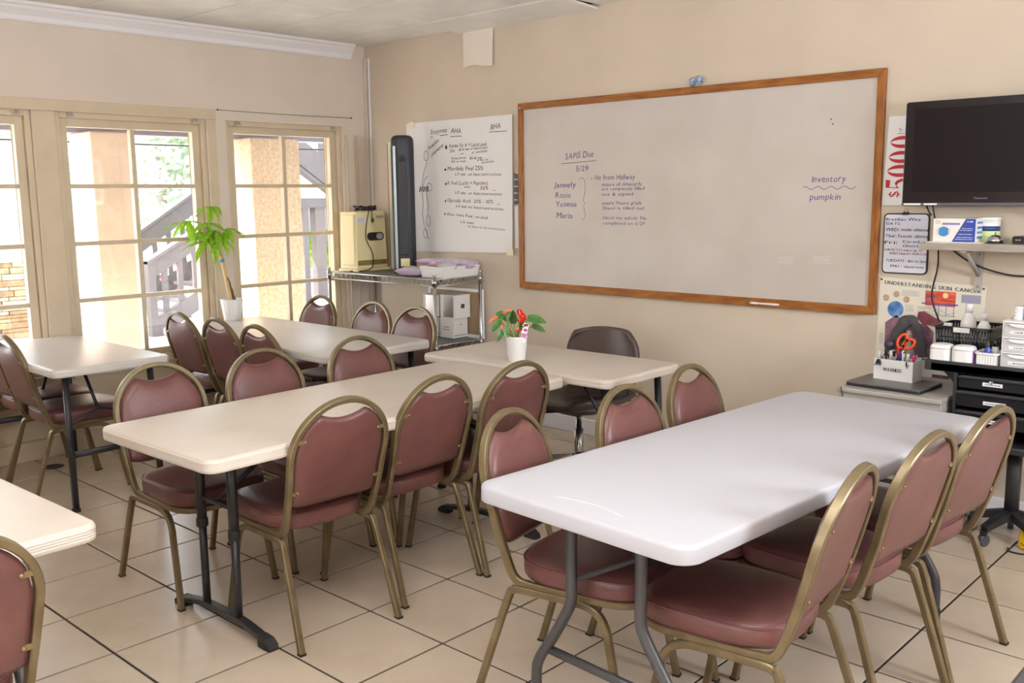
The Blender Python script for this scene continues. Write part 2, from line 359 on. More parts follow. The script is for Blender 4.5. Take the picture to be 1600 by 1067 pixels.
# windows: stepped frame, sash with glazing bars, eight panes, curtain brackets
for wi, (ya, yb) in enumerate(WIN):
    w = bpy.data.objects.new(f'window_{wi+1}', None); C.objects.link(w); w.location = (0, ya, Z0); struct(w)
    W, H = yb - ya, Z1 - Z0
    def ring(x0, x1, a, b, zl=None, zh=None):
        mb = MB(); lo = zl if zl is not None else a; lo2 = zh if zh is not None else b
        mb.box((x0, a, lo), (x1, b, H - a)); mb.box((x0, W - b, lo), (x1, W - a, H - a))
        mb.box((x0, b, H - b), (x1, W - b, H - a)); mb.box((x0, b, lo), (x1, W - b, lo2)); return mb
    fr = ring(-.19, -.018, .001, .034, .001, .035).build('window_frame', M['cream'], w, bevel=.003)
    sash = ring(-.10, -.046, .034, .084, .036, .078)
    gx, hx = .084, W - .084; mid = (gx + hx) / 2; zb, zt = .078, H - .088
    rows = [zb + (zt - zb) * k / 4 for k in range(5)]
    sash.box((-.092, mid - .0145, zb), (-.05, mid + .0145, zt))
    for k in (1, 2, 3): sash.box((-.090, gx, rows[k] - .013), (-.052, hx, rows[k] + .013))
    so = sash.build('sash', M['cream'], w, bevel=.0025)
    for k in range(4):
        for c_, (pa, pb) in enumerate(((gx, mid - .0145), (mid + .0145, hx))):
            MB().box((-.073, pa, rows[k] + (.013 if k else 0)), (-.069, pb, rows[k + 1] - (.013 if k < 3 else 0))).build('pane', M['glass'], so)
    MB().box((-.018, -.02, -.035), (.028, W + .02, .001)).build('window_sill', M['cream'], w, bevel=.004)
    for yy in (.075, W - .10):
        mb = MB(); mb.box((.000, yy, H - .028), (.004, yy + .032, H - .002))
        for q in range(3): mb.tube([(.004, yy + .004 + q * .012, H - .006), (.02, yy + .004 + q * .012, H - .012), (.02, yy + .006 + q * .012, H - .026)], .0022, 6)
        mb.build('curtain_bracket', M['grey'], w)
# trims
struct(MB().box((0, YB, 2.0835), (.010, -1.30, 2.152)).build('trim_1', M['cream'], bevel=.003))
struct(MB().box((0.001, -.0215, .12), (.035, -.001, 2.60)).build('trim_2', M['wallw'], bevel=.002)); struct(MB().box((.05, -.014, .12), (.066, -.001, 2.60)).build('trim_3', M['crown'], bevel=.003))
for k, (ya, yb) in enumerate(((YB, -3.495), (-2.495, -2.365), (-1.365, -1.30))): struct(MB().box((0, ya, .50), (.006, yb, 2.083)).build('trim_casing_%d' % (k + 1), M['cream'], bevel=.002))
struct(MB().box((0, YB, .122), (.005, -1.30, .463)).build('trim_apron', M['cream']))
prof = [(0, 2.583), (.012, 2.583), (.018, 2.592), (.022, 2.615), (.036, 2.632), (.052, 2.650), (.058, 2.664), (.072, 2.672), (.075, 2.689), (0, 2.689)]
cr = MB(); cr.loft([[(a, y, b) for a, b in prof] for y in (YB + .01, -.135)], smooth=False)
struct(cr.build('trim_crown', M['crown']))
bl = MB().box((0, YB, 0), (.022, 0, .115)); bl.box((0, YB, .115), (.014, 0, .122)); struct(bl.build('baseboard_left', M['cream'], bevel=.003))
for k, z in enumerate((.30,)): struct(MB().box((0, YB, z), (.012, -.02, z + .03)).build('trim_rail', M['cream'], bevel=.003))
struct(MB().box((.022, -.020, 0), (XR, 0, .105)).build('baseboard_back', M['crown'], bevel=.006))
# panelled section below the shelf, beside the corner
for ya, yb in ((-.215, -.20), (-.12, -.105)): struct(MB().box((.0005, ya, .13), (.018, yb, 2.02)).build('trim_batten', M['cream'], bevel=.003))
# curtain wire strung over the right-hand window
w = thing('curtain_wire', 'thin wire strung between two nails above the window nearest the corner', 'wire', (0, -.72, 2.15))
MB().tube([(.012, -.566 + .1132 * k, -.004 * math.sin(PI * k / 10)) for k in range(11)], .0016, 6).build('wire', M['dsteel'], w)
for s_ in (-.566, .566): MB().lathe([(0, -.001), (.002, -.001), (.002, .014), (.006, .014), (.006, .017), (0, .017)], 8, (0, s_, 0), Matrix.Rotation(PI / 2, 4, 'Y')).build('nail', M['dsteel'], w)
# loose plaster flap and air gap near ceiling
fl = MB().grid(lambda u, v: (1.09 + .29 * u, -.004 - .012 * (1 - v) * u - .006 * math.sin(3 * u), 2.43 + .245 * v + .01 * math.sin(5 * u) * (1 - v)), 8, 6)
tag(fl.build('wall_patch', M['patch']), 'pale patch of loose wall covering hanging just below the ceiling', 'patch')

# ================================================================== CHAIRS
def chair_kit():
    K = Kit(); sec = .023
    arch = []
    for k in range(0, 25):
        t = PI * k / 24; arch.append((-.214 - .048 * math.sin(t), .195 * math.cos(t), .682 + .186 * math.sin(t)))
    left = [(-.07, .182, .386), (-.100, .182, .388), (-.124, .182, .403), (-.141, .183, .435), (-.160, .185, .49), (-.180, .188, .552), (-.200, .192, .625)]
    path = cat_path(left, 3) + [Vector(p) for p in arch] + [Vector((p[0], -p[1], p[2])) for p in reversed(cat_path(left, 3))]
    K.part('back_hoop', MB().sqtube(path, .020, .026, up=(0, 1, 0)), M['bronze'])
    rail = cat_path([(-.075, .182, .386), (.0, .184, .386), (.13, .186, .386), (.22, .180, .386), (.272, .145, .386), (.290, .07, .386), (.292, 0, .386)], 4)
    rail = rail + [Vector((p.x, -p.y, p.z)) for p in reversed(rail[:-1])]
    K.part('seat_rail', MB().sqtube(rail, .022, .020, up=(0, 0, 1)), M['bronze'])
    for s_ in (1, -1):
        K_ = [(-.250, s_ * .208, .004), (-.190, s_ * .200, .19), (-.135, s_ * .193, .350)]
        a = K.part('leg', MB().sqtube(cat_path(K_ + [(-.122, s_ * .192, .364), (-.105, s_ * .191, .370), (-.04, s_ * .190, .370)], 4), .022, .022, up=(0, 1, 0)), M['bronze'])
        K.part('foot_cap', MB().box((-.2625, s_ * .208 - .0115, 0), (-.2385, s_ * .208 + .0115, .008)), M['rubber'], a)
        Q = [(-.05, s_ * .190, .370), (.06, s_ * .190, .370), (.125, s_ * .190, .365), (.168, s_ * .192, .345), (.192, s_ * .194, .305), (.205, s_ * .197, .25), (.255, s_ * .208, .004)]
        a = K.part('leg', MB().sqtube(cat_path(Q, 4), .022, .022, up=(0, 1, 0)), M['bronze'])
        K.part('foot_cap', MB().box((.2432, s_ * .208 - .0115, 0), (.2672, s_ * .208 + .0115, .008)), M['rubber'], a)
    # seat
    def ring(z, k, n=48):
        out = []
        for i in range(n):
            a = 2 * PI * i / n; c, s_ = math.cos(a), math.sin(a); e = 2 / 3.6
            x = math.copysign(abs(c) ** e, c) * .220 * k; y = math.copysign(abs(s_) ** e, s_) * (.200 + .012 * c) * k
            out.append((.082 + x, y, z - .029))
        return out
    st = K.part('seat', MB().loft([ring(.426, .93), ring(.427, .965), ring(.438, .992), ring(.462, 1.0), ring(.480, .992), ring(.489, .965), ring(.497, .88), ring(.503, .65), ring(.506, .35), ring(.507, .05)]), M['vinyl'])
    pp = ring(.4835, .995); K.part('piping', MB().tube(pp + [pp[0]], .0032, 6, caps=False), M['piping'], st)
    # backrest pad between the hoop sides
    def hw(z):
        if z > .682: return .181 * math.sqrt(max(0, 1 - ((z - .682) / .172) ** 2))
        return .170 + .011 * min(1, max(0, (z - .45) / .232))
    def xh(z): return -.214 - .048 * (z - .682) / .186 if z > .682 else -.214 + .263 * (.682 - z)
    zn = lambda y: min(.806 + .034 * min(1.6, (y / .115) ** 2), .682 + .172 * math.sqrt(max(0, 1 - (min(abs(y), .1809) / .181) ** 2)))
    def pad(side):
        def fn(u, v):
            uu = 2 * u - 1; y0 = uu * .1809; zt = max(zn(y0), .69); zb = .492 + .012 * abs(uu) ** 8
            z = zb + (zt - zb) * v; y = uu * min(.1809, hw(min(z, .682)))
            e = (1 - abs(uu) ** 8) * (1 - abs(2 * v - 1) ** 10)
            t = (.006 + .026 * e ** .5 * (1 - .25 * uu * uu)) if side > 0 else -(.004 + .008 * e ** .5)
            return (xh(z) + t, y, z)
        return fn
    pb = MB().grid(pad(1), 20, 16); pb.grid(pad(-1), 20, 16, flip=True)
    f, g = pad(1), pad(-1)
    for (a, b) in (((0, 0), (1, 0)), ((0, 1), (1, 1))):
        pb.grid(lambda u, v: tuple(Vector(f(u, a[1])).lerp(Vector(g(u, a[1])), v)), 20, 1)
    for uu in (0, 1): pb.grid(lambda u, v: tuple(Vector(f(uu, u)).lerp(Vector(g(uu, u)), v)), 16, 1)
    bk = K.part('backrest', pb, M['vinyl'])
    for (y, z) in ((.150, .742), (-.150, .742), (.160, .552), (-.160, .552)):
        mb = MB().lathe([(0, 0), (.0065, 0), (.006, .004), (.003, .0065), (0, .007)], 10, (xh(z) - .0095, y, z), Matrix.Rotation(-PI / 2, 4, 'Y'))
        mb.box((xh(z) - .011, min(y, math.copysign(.180, y)), z - .007), (xh(z) - .006, max(y, math.copysign(.180, y)), z + .007))
        K.part('rivet', mb, M['brass'], bk)
    return K
CK = chair_kit()
def chair(x, y, face, label, group): return CK.spawn('banquet_chair', label, 'chair', (x, y, 0), face, group)
# hoop top sits .26 behind the chair's origin
G2 = 'chairs along the long cream table in the middle'; G1 = 'chairs along the white table in front'; G4 = 'chairs around the table below the potted money tree'; G5 = 'chairs at the short table by the left window'
B = 'burgundy banquet chair '
chair(3.097, -2.816, 3.082, B + 'seen from behind, nearest on right side of middle cream table', G2)
chair(3.055, -2.346, 3.160, B + 'seen from behind, middle one on right side of middle cream table', G2)
chair(3.090, -1.912, 3.121, B + 'seen from behind, farthest on right side of middle cream table', G2)
chair(2.431, -2.923, -0.007, B + 'facing camera, nearest on window side of middle cream table', G2)
chair(2.450, -2.424, 0.000, B + 'facing camera, middle one on window side of middle cream table', G2)
chair(2.488, -1.902, 0.000, B + 'facing camera, farthest on window side of middle cream table', G2)
chair(4.165, -2.558, 0.204, B + 'whole seat visible under left front corner of white table', G1)
chair(4.225, -2.047, 0.020, B + 'middle one on whiteboard side of the white table', G1)
chair(4.180, -1.540, 0.050, B + 'farthest on whiteboard side of the white table', G1)
chair(4.776, -2.524, 3.241, B + 'nearest on right side of white table, closest to camera', G1)
chair(4.795, -2.010, 3.069, B + 'middle one on right side of the white table', G1)
chair(4.828, -1.550, 3.041, B + 'farthest on right side of white table, before the black cart', G1)
chair(0.540, -1.690, 1.571, B + 'turned away, closest to window in row before the money tree', G4)
chair(1.010, -1.702, 1.571, B + 'turned away, middle one of row before the money tree', G4)
chair(1.452, -1.722, 1.571, B + 'turned away, last of row before the money tree, near cream table', G4)
chair(0.475, -1.090, -1.571, B + 'facing camera, in front of the window nearest the corner', G4)
chair(1.075, -1.102, -1.571, B + 'facing camera, middle of three before the wire shelf', G4)
chair(1.512, -1.118, -1.571, B + 'facing camera, before the wire shelf beside the white cartons', G4)
chair(0.735, -2.755, 1.560, B + 'with whole seat showing at the left edge under the short window table', G5)
chair(0.315, -2.740, 1.580, B + 'mostly out of frame at left edge, beside the window wall', G5)
chair(3.585, -4.235, 3.200, B + 'cut off in bottom left corner, closest chair on the left', 'chairs at the corner table')

# ================================================================== TABLES
def top_rings(mb, L, W, r, th, z, ridges=0):
    def ring(zz, k): return [(a, b, zz) for a, b in rrect(W - 2 * k, L - 2 * k, max(r - k, .01), 7)]
    prof = [(z - th + .004, .010), (z - th, .006), (z - th + .002, .001), (z - th + .006, 0)]
    if ridges:
        h = (th - .018) / ridges
        for q in range(ridges): zz = z - th + .008 + q * h; prof += [(zz, .0), (zz + h * .5, -.0016), (zz + h * .86, -.0002)]
    prof += [(z - .011, 0), (z - .005, .002), (z - .0015, .006), (z, .013)]
    mb.loft([ring(a, b) for a, b in prof])
    return mb
def slab(t, L, W, r, th, m, ridges=0, H=.74):
    o = top_rings(MB(), L, W, r, th, H, ridges).build('table_top', m, t)
    MB().box((-W / 2 + .05, -L / 2 + .06, H - th - .004), (W / 2 - .05, L / 2 - .06, H - th + .006)).build('underside', M['steel'], t)
    return o
def table(name, label, x, y, rot, L, W, m, style, ridges=0, th=.045, r=.055, near=None, far=None):
    t = thing(name, label, 'table', (x, y, 0), rot, 'folding tables in the classroom'); slab(t, L, W, r, th, m, ridges); zt = .74 - th
    if style == 'wishbone':
        for e in (-1, 1):
            v = e * (L / 2 - .147)
            for s_ in (-1, 1):
                p = [(s_ * .125, v, zt), (s_ * .125, v, .50), (s_ * .125, v, .43), (s_ * .14, v - e * .004, .385), (s_ * .205, v - e * .012, .28), (s_ * .272, v - e * .020, .185), (s_ * .292, v - e * .024, .13), (s_ * .296, v - e * .03, .02)]
                lg = MB().tube(cat_path(p, 5), .0165, 12).build('leg', M['steel'], t)
                MB().lathe([(0, 0), (.019, 0), (.019, .045), (.0165, .047)], 12, (s_ * .296, v - e * .03, 0)).build('foot_cap', M['rubber'], lg)
            MB().sqtube([(-.245, v - e * .016, .225), (.245, v - e * .016, .225)], .024, .018, up=(0, 0, 1)).build('cross_bar', M['steel'], t)
            MB().tube([(-.125, v, .475), (0, v - e * .17, .53), (.125, v, .475)], .009, 8).build('brace', M['steel'], t)
            MB().tube([(0, v - e * .17, .53), (0, v - e * .44, zt)], .009, 8).build('brace', M['steel'], t)
            MB().box((-.03, v - e * .17 - .022, .515), (.03, v - e * .17 + .022, .545)).build('brace_lock', M['dsteel'], t, bevel=.004)
    elif style == 'pedestal':
        for e in (-1, 1):
            v = e * (L / 2 - ((near if e < 0 else far) or .245))
            for s_ in (-1, 1):
                lg = MB().tube([(s_ * .107, v, zt), (s_ * .107, v, .36)], .0185, 14).build('leg', M['dsteel'], t)
                MB().tube([(s_ * .107, v, .37), (s_ * .107, v, .045)], .0145, 12).build('lower_tube', M['dsteel'], lg)
                MB().lathe([(.0186, .0), (.022, .004), (.022, .03), (.0186, .034)], 14, (s_ * .107, v, .355)).build('collar', M['rubber'], lg)
            ft = cat_path([(-.305, v, .012), (-.27, v, .026), (-.14, v, .05), (0, v, .055), (.14, v, .05), (.27, v, .026), (.305, v, .012)], 5)
            fo = MB().sqtube(ft, .022, .036, up=(0, 0, 1)).build('foot', M['dsteel'], t)
            for s_ in (-1, 1): MB().loft([[(s_ * a, v + b * w_, z_) for b, z_ in ((-1, 0), (1, 0), (1, h_), (-1, h_))] for a, w_, h_ in ((.25, .020, .040), (.29, .022, .034), (.315, .021, .018), (.322, .016, .008))], smooth=False).build('foot_cap', M['rubber'], fo)
            MB().sqtube([(0, v, .47), (0, v - e * .36, zt)], .02, .014, up=(1, 0, 0)).build('brace', M['dsteel'], t)
            MB().tube([(-.107, v, .47), (.107, v, .47)], .011, 8).build('cross_bar', M['dsteel'], t)
    else:
        for e in (-1, 1):
            v = e * (L / 2 - (near or .17)); hw = W / 2 - .085
            for s_ in (-1, 1):
                lg = MB().sqtube([(s_ * hw, v, zt), (s_ * (hw + .01), v + e * .03, .015)], .028, .028, up=(1, 0, 0)).build('leg', M['dsteel'], t)
                MB().box((s_ * (hw + .01) - .016, v + e * .03 - .016, 0), (s_ * (hw + .01) + .016, v + e * .03 + .016, .018)).build('foot_cap', M['rubber'], lg)
            MB().sqtube([(-hw, v + e * .018, .29), (hw, v + e * .018, .29)], .030, .020, up=(0, 0, 1)).build('cross_bar', M['dsteel'], t)
            MB().tube([(0, v - e * .16, .47), (0, v - e * .34, zt)], .009, 8).build('brace', M['dsteel'], t)
            MB().tube([(-hw, v, .44), (0, v - e * .16, .47), (hw, v, .44)], .008, 8).build('brace', M['dsteel'], t)
    if m is M['tabg'] or m is M['tabc']: pass
    return t
t1 = table('folding_table', 'bright white folding table with bent tube legs, closest to the camera', 4.5103, -2.0465, -.0612, 1.823, .752, M['tabw'], 'wishbone', th=.05, r=.06)
cut = MB(); pts = [(-.12 + .24 * k / 10, -.835 + .02 * math.sin(PI * k / 10)) for k in range(11)]
cut.tube([(a, b, .7402) for a, b in pts], .0012, 5); cut.build('scratch', M['crown'], t1)
t2 = table('folding_table', 'cream folding table on twin-post pedestal feet in the middle of the room', 2.9006, -2.4251, .0195, 1.808, .752, M['tabc'], 'pedestal', 4, .047, .05, .24, .145)
MB().box((.012, -.42, .575), (.014, -.385, .64)).build('paper_tag', M['paper'], t2)
table('folding_table', 'short off-white folding table with the red flowering plant, below the whiteboard', 2.855, -1.187, PI / 2 + .01, 1.22, .60, M['tabc'], 'plain', 2, .042, .045, .085)
table('folding_table', 'cream folding table carrying the money tree, end against the window wall', 1.045, -1.497, PI / 2, 1.81, .74, M['tabg'], 'plain', 2, .047, .07, .11)
table('folding_table', 'short off-white folding table below the leftmost window', .64, -2.672, PI / 2, 1.22, .61, M['tabg'], 'plain', 2, .042, .045, .085)
table('folding_table', 'cream folding table whose corner enters at the left bottom of the picture', 3.245, -4.72, .03, 1.83, .752, M['tabc'], 'wishbone', 4, .047, .045)

# ================================================================== WHITEBOARD
bx0, bz0, BW, BH = 1.6125, .9351, 2.44, 1.2156
wb = thing('whiteboard', 'large oak-framed whiteboard with purple handwriting on the beige wall', 'whiteboard', (bx0, -.001, bz0))
MB().box((.03, -.012, .03), (BW - .03, 0, BH - .03)).build('writing_surface', M['board'], wb)
fw = .042
for nm, pl, mm in (('frame_rail', [(0, BH), (fw, BH - fw), (BW - fw, BH - fw), (BW, BH)], 'oak'), ('frame_rail', [(0, 0), (BW, 0), (BW - fw, fw), (fw, fw)], 'oak'), ('frame_stile', [(0, 0), (fw, fw), (fw, BH - fw), (0, BH)], 'oakv'), ('frame_stile', [(BW, 0), (BW, BH), (BW - fw, BH - fw), (BW - fw, fw)], 'oakv')):
    MB().prism(pl, -.024, 0, 'y').build(nm, M[mm], wb, bevel=.004)
MB().box((.06, -.030, -.004), (BW - .06, -.022, .010)).build('frame_lip', M['oak'], wb, bevel=.002)
MB().lathe([(0, 0), (.008, 0), (.008, .003), (0, .005)], 12, (.022, -.024, BH - .03), Matrix.Rotation(PI / 2, 4, 'X')).build('screw', M['chrome'], wb)
MB().lathe([(0, 0), (.005, 0), (.004, .003), (0, .003)], 10, (1.28, -.024, BH - .026), Matrix.Rotation(PI / 2, 4, 'X')).build('screw', M['chrome'], wb)
ys_ = -.0126
hand = dict(jit=.05, slant=.12)
def wbt(s, x, z, h, wd, sl=0.): 
    mb = MB(); text(mb, s, x - bx0, z - bz0, h, wd, ys_, sl, **hand); mb.build('handwriting', M['purple'], wb, keep=True)
wbt('SAPIS Due', 2.012, 1.776, .040, .225, .05)
mb = MB(); stroke(mb, [(1.976 - bx0, 1.75 - bz0), (2.261 - bx0, 1.762 - bz0)], .0035, ys_); mb.build('underline', M['purple'], wb, keep=True)
wbt('5/29', 2.096, 1.700, .034, .10)
for s_, x, z, w_ in (('Jannely', 1.916, 1.600, .18), ('Rosio', 1.928, 1.534, .127), ('Yesenia', 1.928, 1.478, .176), ('Maria', 1.936, 1.404, .131)): wbt(s_, x, z, .036, w_)
mb = MB(); stroke(mb, [(a - bx0, b - bz0) for a, b in ((2.121, 1.645), (2.138, 1.658), (2.158, 1.655), (2.172, 1.630), (2.172, 1.57), (2.160, 1.530), (2.155, 1.512), (2.172, 1.500), (2.160, 1.488), (2.165, 1.46), (2.174, 1.430), (2.168, 1.405), (2.147, 1.394))], .0028, ys_); mb.build('brace_mark', M['purple'], wb, keep=True)
for s_, x, z, h_, w_ in (('- file from Hallway', 2.218, 1.643, .031, .336), ('. ensure all timecards', 2.285, 1.604, .022, .318), ('are completely filled', 2.303, 1.578, .020, .32), ('out & signed', 2.303, 1.545, .020, .238), ('. ensure Theory grade', 2.286, 1.491, .021, .318), ('Sheet is filled out', 2.31, 1.460, .020, .315), ('. Hand me whole file', 2.292, 1.400, .021, .348), ('completed on 5/29', 2.314, 1.368, .020, .315)): wbt(s_, x, z, h_, w_)
wbt('Inventory', 3.683, 1.604, .036, .182); wbt('pumpkin', 3.675, 1.513, .034, .166)
mb = MB(); stroke(mb, [(3.636 - bx0 + .286 * k / 24, 1.575 - bz0 + .008 * math.sin(k * 1.05 + .6)) for k in range(25)], .0032, ys_); mb.build('underline', M['purple'], wb, keep=True)
for x, z, w_ in ((3.505, 1.189, .09), (3.707, 1.196, .1)):
    mb = MB()
    for q in range(4): stroke(mb, [(x - bx0 + w_ * k / 6 + random.uniform(-.004, .004), z - bz0 - .011 * q + .02 + random.uniform(-.003, .003)) for k in range(7)], .006, ys_)
    mb.build('eraser_smudge', M['smudge'], wb, keep=True)
mb = MB(); stroke(mb, [(3.774 - bx0, 1.925 - bz0), (3.779 - bx0, 1.918 - bz0)], .006, ys_); stroke(mb, [(3.782 - bx0, 1.902 - bz0), (3.790 - bx0, 1.893 - bz0)], .005, ys_); mb.build('marker_dot', M['ink'], wb, keep=True)
mb = MB(); quad(mb, 1.684 - bx0, 1.787 - bz0, 1.694 - bx0, 1.816 - bz0, ys_); mb.build('grey_tape', M['smudge'], wb, keep=True)
mb = MB(); stroke(mb, cat_path([(2.33 - bx0, 2.04 - bz0, 0), (2.345 - bx0, 2.058 - bz0, 0), (2.375 - bx0, 2.066 - bz0, 0)], 4) and [(2.33 - bx0, 2.040 - bz0), (2.345 - bx0, 2.056 - bz0), (2.375 - bx0, 2.064 - bz0)], .003, ys_); mb.build('marker_dot', M['smudge'], wb, keep=True)
mb = MB().tube([(3.353, -.033, .950), (3.528, -.033, .950)], .0055, 10); mb.tube([(3.353, -.033, .950), (3.40, -.033, .950)], .0064, 10)
tag(mb.build('marker_pen', M['white']), 'white marker pen lying on the lower frame of the whiteboard', 'marker')
# decorated magnet clip on top of the frame
ck = thing('magnet_clip', 'small blue and white clip standing on top of the whiteboard frame', 'clip', (2.963, -.014, 2.1515))
clip_c = mat('blue_white_marble', (196, 206, 214), .3, noise=1, dark=(70, 108, 150), nscale=55)
mb = MB(); mb.sphere((-.018, 0, .026), (.022, .012, .026)); mb.sphere((.020, 0, .032), (.024, .012, .026)); mb.build('clip_body', clip_c, ck)
MB().tube(cat_path([(.03, 0, .05), (.046, 0, .045), (.05, 0, .025), (.036, 0, .012)], 4), .004, 8).build('clip_loop', clip_c, ck)

# ================================================================== FLIPCHART POSTER AND OTHER SHEETS
px0, px1, pz0, pz1 = .475, 1.552, 1.165, 2.088
ps = thing('flipchart_sheet', 'big white paper sheet with handwritten peel notes, taped beside the whiteboard', 'poster', (px0, -.002, pz0))
PW, PH = px1 - px0, pz1 - pz0
def sheet_y(u, v): return -.004 - .010 * math.exp(-((u - .28) / .09) ** 2) * (1 - .3 * v) - .014 * max(0, u - .93) / .07 * (.4 + .6 * (1 - v)) - .008 * (1 - v) ** 6 * u
MB().grid(lambda u, v: (PW * u, sheet_y(u, v), PH * v + (-.02 * (1 - v) * (1 - u)) + .0 * u), 40, 12).build('paper', M['paper'], ps)
def pt(s, x, z, h, wd, sl=0., m='ink', sla=.12):
    mb = MB(); text(mb, s, x - px0, z - pz0, h, wd, 0, sl, sla, .05)
    mb.v = [(a, sheet_y(min(max(a / PW, 0), 1), min(max(c / PH, 0), 1)) - .0012, c) for a, b, c in mb.v]; mb.build('handwriting', M[m], ps, keep=True)
def pst(pts, w_, m='ink', nm='pen_line'):
    mb = MB(); stroke(mb, [(a - px0, b - pz0) for a, b in pts], w_); mb.v = [(a, sheet_y(a / PW, c / PH) - .0012, c) for a, b, c in mb.v]; mb.build(nm, M[m], ps, keep=True)
pt('Enzymes', .751, 1.996, .034, .16, .05); pst([(.747, 1.977), (.921, 1.987)], .004); pt('AHA', .953, 1.992, .036, .104); pst([(.948, 1.971), (1.061, 1.970)], .004); pt('BHA', 1.346, 1.999, .036, .094, .05); pst([(1.331, 1.983), (1.499, 1.982)], .004)
pt('Pumpkin', .715, 1.880, .030, .115, .52); pt('papaya', .755, 1.842, .028, .115, .55)
for x, z in ((.903, 1.898), (.890, 1.742), (.893, 1.640), (.885, 1.518), (.878, 1.425)):
    mb = MB(); disc(mb, x - px0, z - pz0, .010 if z > 1.6 else .006, .014 if z > 1.85 else .008); mb.v = [(a, sheet_y(a / PW, c / PH) - .0012, c) for a, b, c in mb.v]; mb.build('bullet', M['ink'], ps, keep=True)
for s_, x, z, h_, w_, sl in (('Karma Vit A + Lactic peel', .934, 1.894, .028, .368, -.005), ('20%', .934, 1.860, .022, .055, 0), ('$3-6 min of warm peel', 1.03, 1.868, .018, .28, .02), ('on', 1.045, 1.843, .012, .03, 0), ('of - extraction', 1.16, 1.843, .018, .148, .05), ('Strong nerves', .954, 1.812, .016, .145, 0), ('10% w/ heals', .954, 1.789, .016, .145, 0), ('$5-10 min', 1.14, 1.805, .018, .12, 0), ('no heat for', 1.21, 1.792, .016, .11, 0), ('extractions', 1.254, 1.773, .017, .118, .06), ('Mandelic Peel 25%', .913, 1.735, .030, .355, -.02), ('1-7 min  no heat/extractions', .99, 1.696, .022, .45, -.02), ('K Peel (Lactic + Peptides)', .91, 1.634, .027, .40, -.015), ('Acid', 1.08, 1.609, .016, .055, 0), ('30%', 1.235, 1.594, .026, .08, 0), ('1-7 min  no heat/extractions', .986, 1.567, .021, .455, -.03), ('Glycolic Acid  20% - 30%', .903, 1.511, .026, .455, -.025), ('1-5 min no heat/extractions', .991, 1.473, .020, .465, -.045), ('Aloe Vera Peel  no peel', .895, 1.417, .021, .41, -.06), ('1-5 min', 1.034, 1.361, .019, .13, -.04), ('no heat or no extractions', 1.109, 1.334, .016, .36, -.05)): pt(s_, x, z, h_, w_, sl)
for x, z in ((1.36, 1.585), (1.40, 1.49)): pt('no', x, z, .012, .03, 0, 'redm')
# hair follicle drawing on the sheet
pst([(.70, 1.80), (.665, 1.74), (.64, 1.67), (.632, 1.60)], .004); pst([(.70, 1.70), (.665, 1.675), (.645, 1.62)], .004)
pst([(.632, 1.60), (.645, 1.50), (.63, 1.42), (.65, 1.34), (.70, 1.24)], .004); pst([(.675, 1.60), (.70, 1.50), (.69, 1.42)], .004)
for cx, cz, rx, rz in ((.69, 1.845, .025, .035), (.70, 1.375, .026, .04), (.66, 1.28, .022, .035), (.72, 1.62, .03, .028)): pst([(cx + rx * math.cos(k * PI / 8), cz + rz * math.sin(k * PI / 8)) for k in range(17)], .0035)
for k in range(5): pst([(.605 + .022 * k, 1.585 + .006 * (k % 2)), (.618 + .022 * k, 1.625)], .012, 'ink', 'pen_hatch')
for x, z in ((PW * .985, .01), (PW * .06, PH - .012)): MB().box((x - .03, -.032 if z < .5 else -.012, z - .025), (x + .03, -.0305 if z < .5 else -.0105, z + .02)).build('tape', M['tape'], ps)
# slate tag hanging by a string, partly behind the sheet
sl = thing('slate_sign', 'small dark slate tag hanging on string between paper sheet and whiteboard', 'sign', (1.578, -.004, 1.49))
MB().prism([(-.018, 0), (.022, .01), (.026, .20), (-.018, .21)], -.008, 0, 'y').build('slate', mat('slate_grey', (92, 90, 92), .7), sl, bevel=.002)
MB().tube([(-.01, -.005, .20), (.004, -.006, .31), (.018, -.005, .20)], .0015, 6).build('string', M['stake'], sl)
mb = MB()
for q in range(4): scribble(mb, -.014, .165 - .045 * q, .008, .034, -.0092)
mb.build('lettering', M['paper'], sl, keep=True)
lp = MB().grid(lambda u, v: (1.560 + .032 * u, -.004 - .003 * v, 1.20 + .28 * v), 2, 4); tag(lp.build('paper_strip', M['paper']), 'narrow white paper strip under the slate tag beside the whiteboard', 'paper')
# height chart in the corner
hc = thing('height_chart', 'narrow cream measuring board with tick marks standing behind the tower fan', 'ruler', (.308, -.018, 1.001))
MB().box((-.038, -.008, 0), (.038, .008, .962)).build('plank', mat('chart_cream', (236, 226, 200), .6), hc, bevel=.002)
for q in range(18): MB().box((.006 if q % 3 else -.006, -.0095, .05 + q * .05), (.032, -.008, .0525 + q * .05)).build('tick', M['brownst'], hc)
MB().box((-.036, -.0092, .0), (-.031, -.008, .95)).build('dark_edge', M['brownst'], hc)

# $5000 placard behind the television
pk = thing('prize_placard', 'white placard with large red vertical lettering, tucked behind the television', 'placard', (4.06, -.006, 1.485))
MB().prism([(-.004, 0), (.26, 0), (.26, .432), (.013, .432)], -.003, .0, 'y').build('card', M['paper'], pk)
mb = MB()
def ring0(cx, cz, rx, rz):   # a zero lying on its side: long axis across, thin strokes left and right
    n = 32; o = [(cx + rx * math.cos(2 * PI * k / n), cz + rz * math.sin(2 * PI * k / n)) for k in range(n)]; i_ = [(cx + rx * .95 * math.cos(2 * PI * k / n), cz + rz * .40 * math.sin(2 * PI * k / n)) for k in range(n)]
    mb.add([(a, -.0036, b) for a, b in o + i_], [(k, (k + 1) % n, n + (k + 1) % n, n + k) for k in range(n)])
for cz in (.306, .234, .167): ring0(.017 + .062 + (cz - .167) * .06, cz, .062, .0295)
